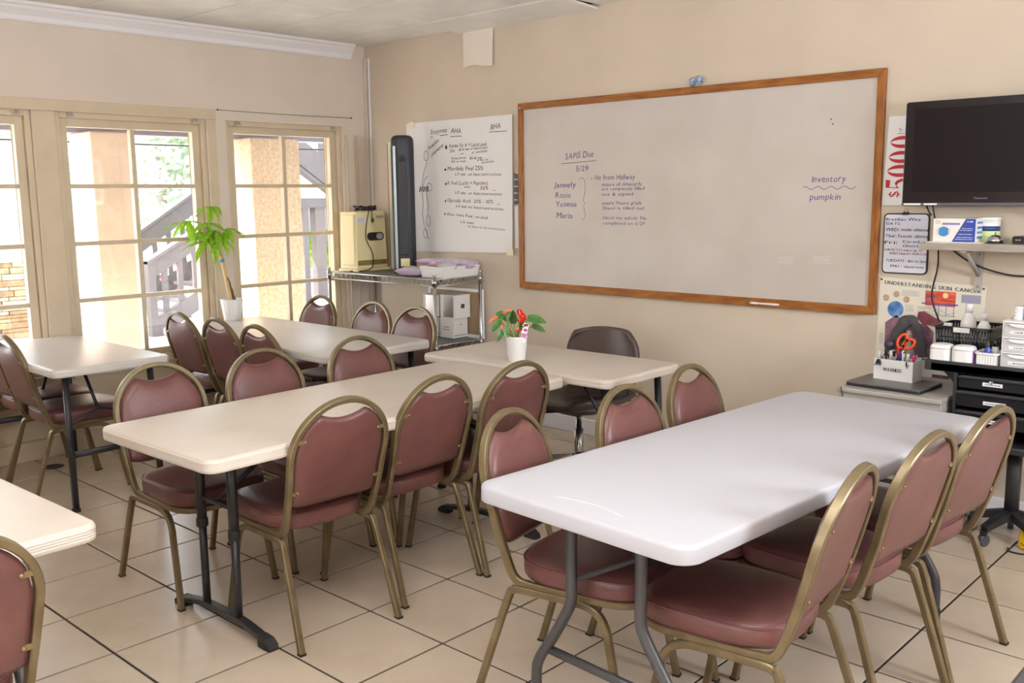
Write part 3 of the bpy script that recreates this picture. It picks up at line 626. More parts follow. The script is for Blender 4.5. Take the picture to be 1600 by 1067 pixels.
# the 5, turned a quarter anticlockwise: flag at left, stem along the bottom, bowl at right
def g5(gx, gy): return (.013 + (1 - gy) * .128, .078 + gx * .052)
mb.add([(p[0], -.0036, p[1]) for p in (g5(.16, 1.02), g5(.92, 1.02), g5(.86, .84), g5(.16, .87))], [(3, 2, 1, 0)])
stroke(mb, [g5(.19, .95), g5(.15, .75), g5(.12, .52)], .004, -.0036)
stroke(mb, [g5(.12, .52), g5(.30, .61), g5(.52, .62)], .005, -.0036); stroke(mb, [g5(.45, .63), g5(.68, .58), g5(.84, .44), g5(.88, .30), g5(.80, .14), g5(.62, .03)], .014, -.0036); stroke(mb, [g5(.66, .04), g5(.45, .0), g5(.25, .03), g5(.12, .12)], .006, -.0036); disc(mb, *g5(.16, .15), .010, .006, -.0036)
mb.build('red_numerals', M['red'], pk, keep=True)
mb = MB(); stroke(mb, [(.040, .066), (.032, .054), (.040, .042), (.052, .048), (.058, .062), (.070, .066), (.076, .054), (.068, .040)], .007, -.0036); stroke(mb, [(.024, .053), (.084, .053)], .003, -.0036); mb.build('red_dollar_sign', M['red'], pk, keep=True)
mb = MB(); text(mb, 'Tr', .062, .356, .016, None, -.0036); scribble(mb, .058, .346, .003, .04, -.0036); mb.build('lettering', M['ink'], pk, keep=True)

# ================================================================== TELEVISION, SMALL BOARD, WALL SHELF
tv = thing('television', 'black flat-screen television mounted high on the right of the whiteboard', 'television', (4.205, -.145, 1.484))
TW, TH = .80, .482
MB().prism(rrect(TW, TH, .012, 4, TW / 2, TH / 2), 0, .06, 'y').build('housing', M['tvb'], tv, bevel=.004)
MB().box((.045, -.0025, .062), (TW - .045, 0, TH - .036)).build('screen', M['tvs'], tv)
for a, b, c_, d in ((.030, .062, .045, TH - .036), (TW - .045, .062, TW - .03, TH - .036), (.03, .05, TW - .03, .062), (.03, TH - .036, TW - .03, TH - .028)): MB().box((a, -.004, b), (c_, 0, d)).build('bezel_step', M['tvb'], tv)
MB().box((.0, -.003, .002), (TW, 0, .014)).build('chin_strip', mat('tv_chin', (88, 88, 98), .35), tv)
for a, b in ((.012, .09), (.105, .165)): MB().box((a, -.0042, .004), (b, -.002, .012)).build('sticker', M['paper'], tv)
mb = MB(); text(mb, 'Panasonic', .326, .031, .0095, .058, -.001, bold=.03); mb.build('lettering', M['tvl'], tv, keep=True)
MB().box((.30, .06, .15), (.50, .139, .33)).build('wall_mount', M['dsteel'], tv)
for k, (xa, xb) in enumerate(((4.305, 4.322), (4.335, 4.345))):
    tag(MB().tube(cat_path([(xa + .0, -.10, 1.486), (xb, -.09, 1.42), (xb + .002, -.055, 1.36), (xb + .005, -.03, 1.20), (xb - .02, -.02, 1.05), (xb + .02, -.02, .93)] if k else [(xa, -.10, 1.486), (xb, -.10, 1.45), (xb + .01, -.105, 1.44)], 5), .0042, 8).build('cable', M['cable']), ('thin black cable hanging from television down past the skin chart', 'short black cable below television behind the mask box')[1 - k], 'cable')
tag(MB().tube(cat_path([(4.40, -.06, 1.31), (4.42, -.03, 1.27), (4.50, -.02, 1.215), (4.62, -.02, 1.175), (4.75, -.02, 1.165), (5.0, -.02, 1.20)], 5), .0042, 8).build('cable', M['cable']), 'black cable looping along the wall under the small wall shelf', 'cable')
tag(MB().tube(cat_path([(4.78, -.10, 1.484), (4.80, -.08, 1.462), (4.86, -.05, 1.44), (4.95, -.03, 1.43)], 5), .005, 8).build('cable', M['cable']), 'black cable end under the television at right picture edge', 'cable')
sb = thing('notice_whiteboard', 'small black-edged dry-wipe board with blue and red handwritten schedule', 'whiteboard', (4.072, -.003, 1.148))
SW, SH = .222, .298
MB().prism(rrect(SW, SH, .022, 6, SW / 2, SH / 2), -.010, 0, 'y').build('frame', M['blackp'], sb)
MB().prism(rrect(SW - .012, SH - .012, .018, 6, SW / 2, SH / 2), -.0112, -.009, 'y').build('panel', mat('notice_enamel', (216, 214, 226), .35), sb)
for s_, x, z, h_, w_, m_ in (('Brazilian Wax', 4.082, 1.409, .016, .17, 'blue'), ('DAYS:', 4.085, 1.389, .014, .072, 'blue'), ('WED: male clients', 4.084, 1.359, .016, .205, 'blue'), ('Thur: Female clients', 4.084, 1.327, .016, .205, 'blue'), ('Fri:', 4.081, 1.294, .017, .063, 'blue'), ('Co-ed', 4.170, 1.301, .015, .08, 'blue'), ('client', 4.171, 1.281, .015, .078, 'blue'), ('DAYS TO make up to', 4.083, 1.261, .011, .185, 'redm'), ('WED,Thur,Fri 9:30-2:30', 4.106, 1.243, .011, .183, 'redm'), ('.TUESDAYS - 1pm to 5pm', 4.088, 1.207, .013, .20, 'blackp'), ('PMU - classroom', 4.116, 1.179, .013, .162, 'blackp')):
    mb = MB(); text(mb, s_, x - 4.072, z - 1.148, h_, w_, -.0118, 0, .05, .05, bold=.02); mb.build('handwriting', M[m_], sb, keep=True)
cl = thing('binder_clip', 'black binder clip holding the top of the small schedule board', 'clip', (4.178, -.0155, 1.438))
MB().prism([(-.016, 0), (.016, 0), (.013, .014), (-.013, .014)], -.004, .014, 'y').build('clip_body', M['black'], cl)
MB().tube([(-.006, .003, .013), (-.010, .003, .026), (0, .003, .031), (.010, .003, .026), (.006, .003, .013)], .0012, 6).build('clip_wire', M['chrome'], cl)
sh = thing('wall_shelf', 'narrow grey laminate shelf on a metal bracket below the television', 'shelf', (4.335, 0, 1.284))
MB().box((0, -.25, 0), (.95, -.001, .034)).build('board', mat('grey_laminate', (172, 160, 148), .45, noise=.12, nscale=9, stretch=(1, 4, 4)), sh, bevel=.003)
MB().box((.178, -.012, -.20), (.212, -.001, 0)).build('bracket_plate', M['grey'], sh)
MB().sqtube([(.195, -.012, -.125), (.195, -.20, -.006)], .018, .016, up=(1, 0, 0)).build('bracket_strut', M['grey'], sh)
MB().box((.186, -.24, -.008), (.204, -.002, 0)).build('bracket_arm', M['grey'], sh)
for z in (-.18, -.03): MB().lathe([(0, 0), (.006, 0), (.004, .003), (0, .003)], 10, (.195, -.012, z), Matrix.Rotation(PI / 2, 4, 'X')).build('screw', M['chrome'], sh)
z = 1.318
tag(MB().box((4.36, -.238, z), (4.60, -.04, z + .004)).build('paper_stack', M['paper'], bevel=.001), 'flat white papers lying under the face mask box on wall shelf', 'paper')
mk = thing('mask_box', 'white and blue carton of face masks on the wall shelf', 'box', (4.385, -.222, z + .0042))
MB().box((0, 0, 0), (.185, .11, .106)).build('carton', M['cardb'], mk, bevel=.0015)
mb = MB(); mb.add([(.085, -.0012, .001), (.1845, -.0012, .001), (.1845, -.0012, .105), (.142, -.0012, .105)], [(0, 1, 2, 3)]); mb.build('blue_panel', M['blue'], mk, keep=True)
mb = MB(); quad(mb, .040, .078, .117, .086, -.0014); mb.build('title_bar', mat('violet_print', (122, 118, 176), .6), mk, keep=True)
mk_b = mat('mask_blue', (78, 156, 210), .5, noise=1, dark=(52, 126, 190), nscale=60, stretch=(1, 1, 8))
mb = MB(); mb.add([(.026 + .042 * u_, -.0014, .030 + .034 * v_ - .006 * (1 - abs(2 * u_ - 1)) * (1 - 2 * v_)) for u_, v_ in ((0, .1), (.25, 0), (.5, 0), (.75, 0), (1, .1), (1, .9), (.75, 1), (.5, 1), (.25, 1), (0, .9))], [tuple(range(10))]); mb.build('mask_picture', mk_b, mk, keep=True)
mb = MB(); [stroke(mb, [(.028 + .038 * k / 6, .038 + .008 * q - .003 * math.sin(PI * k / 6)) for k in range(7)], .0009, -.0016) for q in range(3)]; stroke(mb, [(.026, .060), (.020, .056), (.019, .044), (.026, .036)], .0009, -.0016); stroke(mb, [(.068, .060), (.075, .056), (.075, .044), (.068, .036)], .0009, -.0016); mb.build('mask_lines', M['blue'], mk, keep=True)
mb = MB(); scribble(mb, .128, .060, .003, .045, -.0016); scribble(mb, .118, .052, .003, .055, -.0016); scribble(mb, .112, .034, .003, .06, -.0016); scribble(mb, .105, .020, .003, .07, -.0016); scribble(mb, .100, .011, .003, .075, -.0016); scribble(mb, .148, .090, .005, .028, -.0016); mb.build('lettering', M['paper'], mk, keep=True)
mb = MB(); stroke(mb, [(.010 + .012 * (1 - math.cos(k * .7)) * .8, .090 + .006 * math.sin(k * .7)) for k in range(10)], .0018, -.0014); mb.build('logo', M['oak'], mk, keep=True)
mb = MB(); [mb.add([(.1862, .02 + .0 * q, .016 + .022 * q), (.1862, .09, .016 + .022 * q), (.1862, .09, .026 + .022 * q), (.1862, .02, .026 + .022 * q)], [(0, 1, 2, 3)]) for q in range(4)]; mb.build('side_print', mk_b, mk, keep=True)
cn = thing('canister', 'round white tub with navy and pale green bands behind the mask box', 'canister', (4.585, -.085, z + .0042))
MB().lathe([(0, 0), (.045, 0), (.047, .003), (.047, .048)], 28).build('lower_band', mat('pale_green', (206, 220, 150), .4), cn)
MB().lathe([(.047, .048), (.0472, .048), (.0472, .070), (.047, .070)], 28).build('navy_band', mat('navy_print', (44, 62, 120), .4), cn); MB().lathe([(.047, .070), (.047, .098), (.049, .099), (.049, .108), (.044, .110), (0, .110)], 28).build('upper_body', M['white'], cn)
be = thing('call_bell', 'chrome desk call bell with black base on the wall shelf', 'bell', (4.640, -.175, z))
MB().lathe([(0, 0), (.036, 0), (.037, .004), (.030, .011), (0, .011)], 28).build('base', M['blackg'], be)
MB().lathe([(.032, .011), (.031, .016), (.026, .028), (.016, .036), (.004, .039), (0, .039)], 28).build('dome', M['chrome'], be); MB().lathe([(0, .038), (.002, .038), (.002, .046), (.004, .047), (.004, .050), (0, .051)], 12).build('button', M['chrome'], be)
bb = thing('set_top_box', 'black media box with tiny lettering at right end of wall shelf', 'media box', (4.715, -.19, z))
MB().prism(rrect(.20, .034, .008, 4, .10, .017), 0, .13, 'y').build('case', M['blackg'], bb); mb = MB(); scribble(mb, .012, .016, .004, .022, -.0006); mb.build('lettering', M['pink'], bb, keep=True)

# ================================================================== SKIN CHART
sk = thing('skin_chart', 'medical skin cancer wall chart behind the filing cabinet', 'poster', (4.055, -.003, .64))
def sy(x, z): return -.0012
MB().prism([(0, 0), (.505, 0), (.514, .466), (.009, .488)], -.0012, 0, 'y').build('sheet', M['skinp'], sk)
mb = MB(); serif_text(mb, 'UNDERSTANDING SKIN CANCER', .034, .453, .0175, .455, -.0016, -.045)
mb.build('title', M['blackp'], sk, keep=True)
mb = MB(); disc(mb, .093, .329, .040, .041, -.0016, 32); mb.build('earth_picture', mat('earth_blue', (120, 160, 200), .5, noise=1, dark=(40, 92, 160), nscale=22), sk, keep=True)
for cx, cz in ((.043, .384), (.094, .405), (.145, .381)):
    mb = MB(); disc(mb, cx, cz, .016, .016, -.0016); mb.build('round_picture', mat('tan_print', (206, 172, 140), .6, noise=.2, nscale=70), sk, keep=True)
mb = MB(); quad(mb, .235, .359, .378, .431, -.0016); mb.build('sunset_picture', mat('sunset_print', (232, 110, 70), .6, noise=1, dark=(190, 56, 50), nscale=12, stretch=(1, 1, 5)), sk, keep=True)
mb = MB(); disc(mb, .330, .412, .013, .013, -.0018); mb.build('sun_picture', mat('sun_print', (250, 220, 160), .6), sk, keep=True)
mb = MB(); quad(mb, .219, .366, .391, .372, -.0018); quad(mb, .238, .401, .285, .407, -.0018); [quad(mb, x, .31, x + .0025, .366, -.0018) for x in (.30, .335, .37)]; mb.build('blue_lines', mat('blue_print', (58, 84, 160), .6), sk, keep=True)
mb = MB(); quad(mb, .31, .384, .372, .389, -.0018); mb.build('red_lines', M['red'], sk, keep=True)
mb = MB(); quad(mb, .403, .382, .492, .422, -.0016); mb.build('lilac_box', mat('lilac_print', (160, 158, 184), .6), sk, keep=True)
for q_, f_ in enumerate((lambda mb: [scribble(mb, .12, .424 - .006 * q, .0026, .085, -.0017) for q in range(5)], lambda mb: [scribble(mb, .408, .412 - .006 * q, .0024, .08, -.0019) for q in range(5)], lambda mb: [scribble(mb, .02, .20 - .007 * q, .003, .018, -.0017) for q in range(8)], lambda mb: [scribble(mb, .14, .352 - .007 * q, .003, .04, -.0017) for q in range(5)])): mb = MB(); f_(mb); mb.build('small_print', mat('grey_print', (150, 142, 138), .7), sk, keep=True)
mv = mat('mauve_tissue_print', (150, 108, 124), .6, noise=1, dark=(104, 70, 90), nscale=26)
mb = MB(); mb.add([(x, -.0016, z_) for x, z_ in ((.045, .13), (.28, .10), (.285, .23), (.24, .27), (.16, .25), (.10, .30), (.045, .26))], [tuple(range(7))]); mb.build('tissue_picture', mv, sk, keep=True)
mb = MB(); mb.add([(x, -.0018, z_) for x, z_ in ((.20, .29), (.23, .265), (.30, .255), (.34, .28), (.29, .30), (.235, .33), (.205, .325))], [tuple(range(7))]); mb.build('tissue_picture', mat('rose_tissue_print', (150, 70, 84), .6, noise=.25, nscale=30), sk, keep=True)
mb = MB(); [stroke(mb, [(.20 + .02 * k, .33 + .02 * math.sin(k * .5 + q)) for k in range(10)], .0012, -.0017) for q in range(3)]; mb.build('nerve_lines', M['ink'], sk, keep=True)
mb = MB(); [disc(mb, .205 + .018 * k, .115 - .012 * (k % 3), .008, .006, -.0018, 8) for k in range(5)]; mb.build('cell_pictures', mv, sk, keep=True)
mb = MB(); quad(mb, .287, -.011 + .005, .372, .021, -.0016); mb.build('bottom_picture', mat('dark_mauve_print', (96, 60, 78), .6, noise=.3, nscale=40), sk, keep=True)
mb = MB(); scribble(mb, .285, .042, .004, .09, -.0017, -.02); mb.build('small_print', M['ink'], sk, keep=True)
for x, z_ in ((.016, .476), (.500, .455)): MB().lathe([(0, 0), (.006, 0), (.005, .003), (0, .004)], 10, (x, -.0012, z_), Matrix.Rotation(PI / 2, 4, 'X')).build('pin', M['brownst'], sk)

# ================================================================== FILING CABINET, LAPTOP, PEN BOX
fc = thing('filing_cabinet', 'low grey metal filing cabinet against the wall under the skin chart', 'cabinet', (4.10, -.535, 0))
FW, FD, FH = .465, .50, .65
MB().box((0, .012, .02), (FW, FD, FH - .022)).build('body', M['grey'], fc, bevel=.003); MB().box((-.004, -.004, FH - .022), (FW + .004, FD + .004, FH)).build('top', M['grey'], fc, bevel=.005)
for q in range(2):
    d = MB().box((.012, 0, .05 + .29 * q), (FW - .012, .014, .325 + .285 * q)).build('drawer', M['grey'], fc, bevel=.003)
    MB().box((.16, -.012, .20 + .29 * q), (.30, 0, .222 + .29 * q)).build('handle', M['chrome'], d, bevel=.004)
MB().box((.004, .02, 0), (FW - .004, FD - .02, .02)).build('plinth', M['dsteel'], fc)
lp = thing('laptop', 'closed dark grey laptop lying on the filing cabinet', 'laptop', (4.290, -.352, .6502), -.05)
MB().prism(rrect(.350, .262, .012, 4), 0, .011, 'z').build('base', M['dsteel'], lp, bevel=.002); MB().prism(rrect(.350, .262, .012, 4), .0118, .0195, 'z').build('lid', M['lap'], lp, bevel=.002)
MB().box((.145, -.1315, .0115), (.160, -.129, .0175)).build('lid_tab', M['chrome'], lp)
tag(MB().tube(cat_path([(4.118, -.545, .654), (4.135, -.552, .60), (4.165, -.555, .53), (4.20, -.556, .42)], 4), .003, 6).build('cable', M['cable']), 'thin black cord dangling over the filing cabinet front from the laptop', 'cable')
wx = thing('pen_box', 'white open box printed WAXNESS full of pens and scissors on laptop', 'box', (4.180, -.325, .6700), -.08)
def obox(t, w, d, h, th, m):
    MB().box((0, 0, 0), (w, d, th)).build('bottom_panel', m, t); MB().box((0, 0, th), (w, th, h)).build('side_panel', m, t); MB().box((0, d - th, th), (w, d, h)).build('side_panel', m, t); MB().box((0, th, th), (th, d - th, h)).build('side_panel', m, t); MB().box((w - th, th, th), (w, d - th, h)).build('side_panel', m, t)
obox(wx, .190, .095, .098, .004, M['white'])
mb = MB(); text(mb, 'WAXNESS', .046, .042, .0165, .088, -.0008, bold=.04); text(mb, 'o', .136, .054, .004, .004, -.0008); mb.build('lettering', M['blackp'], wx, keep=True)
def pen(x, y, h, m1, m2, label, tilt=(0, 0)):
    t = thing('marker_pen', label, 'marker', (x, y, .6745)); t.rotation_euler = (tilt[0], tilt[1], 0)
    MB().lathe([(0, 0), (.0065, 0), (.0068, .002), (.0068, h * .68)], 12).build('barrel', m1, t); MB().lathe([(.0068, h * .68), (.0078, h * .68), (.0076, h - .003), (.006, h), (0, h)], 12).build('cap', m2, t)
pen(4.248, -.288, .132, M['red'], M['white'], 'red marker with white cap in the white pen box', (.06, 0)); pen(4.287, -.292, .125, M['blue'], M['blue'], 'blue marker with blue cap in the white pen box', (0, .03)); pen(4.307, -.297, .126, M['white'], M['white'], 'white pen standing in the pen box beside blue marker', (.05, .02)); pen(4.330, -.301, .126, mat('navy_ink', (58, 50, 110), .4), M['white'], 'navy marker with white cap in the pen box', (.04, .02)); pen(4.352, -.300, .122, mat('magenta_plastic', (214, 40, 110), .4), mat('magenta_plastic', (214, 40, 110), .4), 'magenta marker at right end of the pen box', (0, .05)); pen(4.194, -.275, .122, M['white'], M['white'], 'white capped pen at left end of the pen box', (0, -.08)); pen(4.296, -.262, .135, mat('green_plastic', (80, 150, 60), .4), mat('green_plastic', (80, 150, 60), .4), 'green marker behind the blue one in pen box')
sc = thing('scissors', 'orange-handled scissors standing in the white pen box', 'scissors', (4.268, -.275, .675)); sc.rotation_euler = (0, .12, 0)
orange = mat('orange_plastic', (238, 84, 24), .35)
for cx, cz, rx, rz, rt in ((.002, .180, .020, .036, .30), (.034, .172, .019, .030, .75)):
    pts = []
    for k in range(21):
        a = 2 * PI * k / 20; ex, ez = rx * math.cos(a), rz * math.sin(a); pts.append((cx + ex * math.cos(rt) + ez * math.sin(rt), 0, cz - ex * math.sin(rt) + ez * math.cos(rt)))
    MB().sweep(pts, [(.0055, .004), (.0055, -.004), (-.0055, -.004), (-.0055, .004)], caps=False).build('handle', orange, sc)
MB().sweep(cat_path([(-.012, 0, .142), (-.008, .001, .12), (.0, .001, .095), (.002, .001, .06)], 4), [(.008, .004), (.008, -.004), (-.008, -.004), (-.008, .004)]).build('shank', M['red'], sc)
MB().sweep([(.016, 0, .145), (.006, 0, .11), (.0, 0, .0)], [(.006, .0015), (.006, -.0015), (-.006, -.0015), (-.006, .0015)]).build('blade', M['chrome'], sc)
for k, (x, dz) in enumerate(((4.205, 0), (4.343, .0))):
    b_ = thing('binder_clip', ('black binder clip on left rim of the pen box', 'small black binder clip on right rim of the pen box')[k], 'clip', (x, -.335, .744))
    MB().prism([(-.014, 0), (.014, 0), (.006, .022), (-.006, .022)] if not k else [(-.009, 0), (.009, 0), (.009, .022), (-.009, .022)], -.003, .004, 'y').build('clip_body', M['black'], b_); MB().tube([(-.008, -.004, .006), (-.016, -.006, -.006), (0, -.006, -.002), (.016, -.006, -.006), (.008, -.004, .006)] if not k else [(-.006, -.004, .010), (0, -.006, -.008), (.006, -.004, .010)], .002, 6).build('clip_wire', M['black'], b_)
# rolled dark pouch and cable bundle behind the box
bn = thing('headset_bundle', 'dark purple headphones with coiled cable bundled in the pen box', 'headphones', (4.225, -.262, .7685))
MB().sphere((0, 0, .062), (.026, .022, .026)).build('ear_cup', mat('dark_violet_plastic', (60, 50, 66), .4), bn); MB().tube(cat_path([(.02, 0, .05), (.045, .0, .02), (.03, .0, -.02), (.0, .0, .0), (-.018, 0, .04), (-.01, 0, -.03)], 5), .004, 8).build('cable_coil', M['cable'], bn); MB().tube(cat_path([(-.02, .01, .0), (.01, .012, .03), (.045, .01, .028), (.055, .01, .0), (.03, .01, -.02)], 5), .0035, 8).build('white_lead', M['white'], bn)
# grey hooded garment hanging on the chart: dark cape bag
hd = thing('spray_bottle', 'clear spray bottle draped with a dark grey cloth behind the pen box', 'bottle', (4.268, -.135, .6502))
MB().lathe([(0, 0), (.036, 0), (.038, .006), (.038, .10), (.030, .14), (.013, .168), (.012, .19), (0, .19)], 24).build('bottle_body', mat('cloudy_plastic', (186, 180, 184), .25, trans=.3), hd); MB().lathe([(0, .19), (.017, .19), (.017, .215), (.012, .235), (0, .236)], 16).build('cap', mat('putty_plastic', (160, 152, 150), .4), hd)
hood = cat_path([(-.098, .0, .075), (-.082, -.005, .13), (-.055, -.008, .20), (-.022, -.006, .270), (.010, -.006, .284), (.042, -.008, .250), (.066, -.006, .17), (.070, 0, .115)], 5)
MB().sweep(hood, [(.030, .0), (.020, .014), (.0, .020), (-.020, .014), (-.028, .0), (-.018, -.020), (.0, -.026), (.020, -.018)], up=(-.7, 0, .7), scale=[.75 + .35 * math.sin(PI * min(1, k / 24)) + .10 * math.sin(k * 1.3) for k in range(len(hood))]).build('cloth', mat('dark_grey_cloth', (72, 68, 70), .85, bump=.3, bscale=40), hd)
lap_ = cat_path([(-.11, .01, .035), (-.10, .0, .08), (-.075, -.004, .12)], 4); MB().sweep(lap_, [(.022, .0), (.0, .022), (-.022, .0), (.0, -.024)], up=(1, 0, 0)).build('cloth_end', mat('dark_grey_cloth', (66, 62, 66), .85), hd)

# ================================================================== BLACK TROLLEY
ct = thing('salon_trolley', 'black plastic salon trolley with drawers on caster wheels at right edge', 'trolley', (4.80, -.255, 0))
MB().prism(rrect(.70, .40, .03, 5, .01, 0), .764, .800, 'z').build('tray', M['black'], ct, bevel=.003)
for a, b in (((-.34, -.20), (.36, -.19)), ((-.34, .19), (.36, .20)), ((-.34, -.19), (-.33, .19)), ((.35, -.19), (.36, .19))): MB().box((a[0], a[1], .764), (b[0], b[1], .812)).build('tray_rim', M['black'], ct, bevel=.003)
for s_ in (-1, 1):
    MB().prism([(-.20, .46), (-.20, .764), (.19, .764), (.19, .46)], s_ * .205 - .008, s_ * .205 + .008, 'x').build('side_panel', M['black'], ct, bevel=.003)
MB().prism([(-.33, .764), (-.315, .745), (-.27, .70), (-.240, .66), (-.2275, .60), (-.2275, .50), (-.214, .50), (-.214, .764)], -.05, .05, 'y').build('side_bracket', M['black'], ct, bevel=.004)
MB().box((-.2, .175, .46), (.2, .185, .764)).build('back_panel', M['black'], ct)
for q, (za, zb_) in enumerate(((.702, .758), (.622, .692), (.545, .608))):
    y0 = -.205 - .012 * q; d = MB().prism(rrect(.38, zb_ - za, .012, 4, 0, (za + zb_) / 2), y0, .15, 'y').build('drawer', M['blackg'], ct, bevel=.003)
    MB().box((-.19, y0 - .012, zb_ - .012), (.19, y0, zb_ - .002)).build('lip', M['black'], d, bevel=.003); MB().box((-.09 + .01 * q, y0 - .0012, za + .018), (-.01 + .02 * q, y0 - .0002, za + .034)).build('label_strip', M['paper'], d)
    mb = MB(); scribble(mb, -.080 + .01 * q, za + .024, .004, .062, y0 - .0022); mb.build('lettering', M['ink'], d, keep=True)
MB().lathe([(0, 0), (.009, 0), (.009, .006), (.005, .006), (.005, .004), (0, .004)], 16, (-.055, -.205, .741), Matrix.Rotation(PI / 2, 4, 'X')).build('lock', M['chrome'], ct)
MB().box((-.22, -.19, .43), (.22, .18, .465)).build('carriage', M['black'], ct, bevel=.01)
MB().sqtube([(.01, -.02, .43), (.01, -.02, .10)], .055, .045, up=(1, 0, 0)).build('post', M['black'], ct)
for k in range(5):
    a = math.radians(-112 + 72 * k); dx, dy = math.cos(a), math.sin(a); rr = .17
    lg = MB().sweep([(.01 + dx * .02, -.02 + dy * .02, .12), (.01 + dx * rr * .6, -.02 + dy * rr * .6, .10), (.01 + dx * rr, -.02 + dy * rr, .078)], [(.016, .02), (.016, -.02), (-.016, -.02), (-.016, .02)], scale=[1.2, 1, .8], smooth=False).build('base_leg', M['black'], ct)
    cx, cy = .01 + dx * rr, -.02 + dy * rr
    MB().tube([(cx - .013 * dy, cy + .013 * dx, .026), (cx + .013 * dy, cy - .013 * dx, .026)], .026, 18).build('caster_wheel', mat('caster_grey', (70, 72, 80), .5), lg)
    MB().box((cx - .014, cy - .014, .045), (cx + .014, cy + .014, .075)).build('caster_fork', M['blackg'], lg, bevel=.004)
zc_ = .8004
bk = thing('plastic_basket', 'black slatted plastic basket of bottles on the trolley', 'basket', (4.560, -.175, zc_ + .0))
MB().box((-.105, -.105, 0), (.105, .105, .004)).build('base', M['blackg'], bk)
for k in range(18):
    x = -.112 + .224 * k / 17
    for s_ in (-1, 1): MB().sqtube([(x * .93, s_ * .104, .003), (x, s_ * .117, .135)], .010, .003, up=(1, 0, 0)).build('slat', M['blackg'], bk)
for k in range(14):
    y = -.10 + .2 * k / 13
    for s_ in (-1, 1): MB().sqtube([(s_ * .104, y * .95, .003), (s_ * .117, y, .135)], .010, .003, up=(0, 1, 0)).build('slat', M['blackg'], bk)
rp = [(a, b, .138) for a, b in rrect(.24, .24, .02, 4)]; MB().sqtube(rp + [rp[0]], .014, .008, up=(0, 0, 1), caps=False).build('rim', M['blackg'], bk); rp = [(a, b, .05) for a, b in rrect(.222, .222, .02, 4)]; MB().sqtube(rp + [rp[0]], .007, .003, up=(0, 0, 1), caps=False).build('band', M['blackg'], bk); rp = [(a, b, .095) for a, b in rrect(.23, .23, .02, 4)]; MB().sqtube(rp + [rp[0]], .007, .003, up=(0, 0, 1), caps=False).build('band', M['blackg'], bk)
MB().box((-.035, -.126, .120), (.035, -.1245, .142)).build('handle_tag', M['white'], bk)
def bottle(x, y, z0, r_, h, label):
    t = thing('bottle', label, 'bottle', (x, y, z0), 0, 'white bottles in the basket'); MB().lathe([(0, 0), (r_ * .96, 0), (r_, .004), (r_, h * .60), (r_ * .93, h * .68), (r_ * .62, h * .78), (r_ * .40, h * .82), (r_ * .40, h * .84)], 24).build('body', M['white'], t); MB().lathe([(r_ * .40, h * .83), (r_ * .50, h * .83), (r_ * .50, h * .985), (r_ * .44, h), (0, h)], 20).build('cap', M['white'], t)
bottle(4.553, -.185, zc_ + .0045, .034, .235, 'taller white plastic bottle in the black basket on the trolley'); bottle(4.625, -.200, zc_ + .0045, .030, .200, 'shorter white plastic bottle in the black basket on the trolley')
tg = MB().lathe([(0, 0), (.011, 0), (.011, .09), (.007, .094), (.007, .105), (0, .106)], 16); tag(tg.build('small_bottle', M['white'], None, (4.585, -.262, zc_ + .0045)), 'tiny white bottle at the front of the black basket', 'bottle')
tg = MB().lathe([(0, 0), (.010, 0), (.010, .10), (.006, .104), (.006, .118), (0, .119)], 16); tag(tg.build('small_bottle', M['blue'], None, (4.612, -.258, zc_ + .0045)), 'small blue bottle at the front of the black basket', 'bottle')
tag(MB().add([(4.468, -.25, .825), (4.52, -.272, .822), (4.50, -.25, .955), (4.462, -.24, .952)], [(0, 1, 2, 3)]).build('paper_slip', M['paper']), 'folded white slip sticking out of the black basket', 'paper')
for k in range(2):
    w = thing('white_tub', ('rounded white plastic tub at left front corner of trolley', 'rounded white plastic tub next to the small basket on trolley')[k], 'tub', (4.518 + .094 * k, -.408, zc_), 0, 'white tubs on the trolley')
    MB().prism(rrect(.088, .088, .022, 5), 0, .060, 'z').build('body', M['white'], w, bevel=.003); MB().loft([[(a, b, z_) for a, b in rrect(.088 - 2 * i_, .088 - 2 * i_, .022, 5)] for z_, i_ in ((.0605, 0), (.070, .001), (.078, .006), (.081, .016))]).build('lid', M['white'], w)
    if k: MB().box((.0435, -.03, .002), (.0455, .03, .062)).build('side_label', mat('violet_label', (190, 140, 210), .4), w)
sbk = thing('small_basket', 'small white plastic basket with dropper bottles on trolley', 'basket', (4.712, -.385, zc_))
obx = MB()
for (xa, ya, xb, yb) in ((-.040, -.055, .040, -.052), (-.040, .052, .040, .055), (-.040, -.052, -.037, .052), (.037, -.052, .040, .052)): obx.box((xa, ya, 0), (xb, yb, .056))
obx.box((-.037, -.052, 0), (.037, .052, .003)); obx.build('tub', M['white'], sbk)
rp = [(a, b, .058) for a, b in rrect(.092, .122, .012, 4)]; MB().sqtube(rp + [rp[0]], .008, .006, up=(0, 0, 1), caps=False).build('rim', M['white'], sbk)
for q in range(7): MB().box((-.035 + .011 * q, -.0565, .008), (-.031 + .011 * q, -.055, .045)).build('rib', M['white'], sbk)
db = thing('dropper_bottle', 'cobalt blue dropper bottle in the small white basket', 'bottle', (4.705, -.40, zc_ + .0035)); MB().lathe([(0, 0), (.014, 0), (.014, .065), (.008, .078), (.008, .082)], 16).build('body', mat('cobalt', (40, 50, 160), .2), db); MB().lathe([(.009, .08), (.009, .10), (.005, .104), (.004, .122), (0, .124)], 14).build('dropper', M['blackg'], db)
db = thing('dropper_bottle', 'white labelled dark bottle in the small white basket', 'bottle', (4.728, -.375, zc_ + .0035)); MB().lathe([(0, 0), (.0135, 0), (.0135, .08)], 16).build('body', M['white'], db); MB().lathe([(.0135, .08), (.014, .08), (.014, .108), (0, .109)], 14).build('cap', M['blackg'], db)
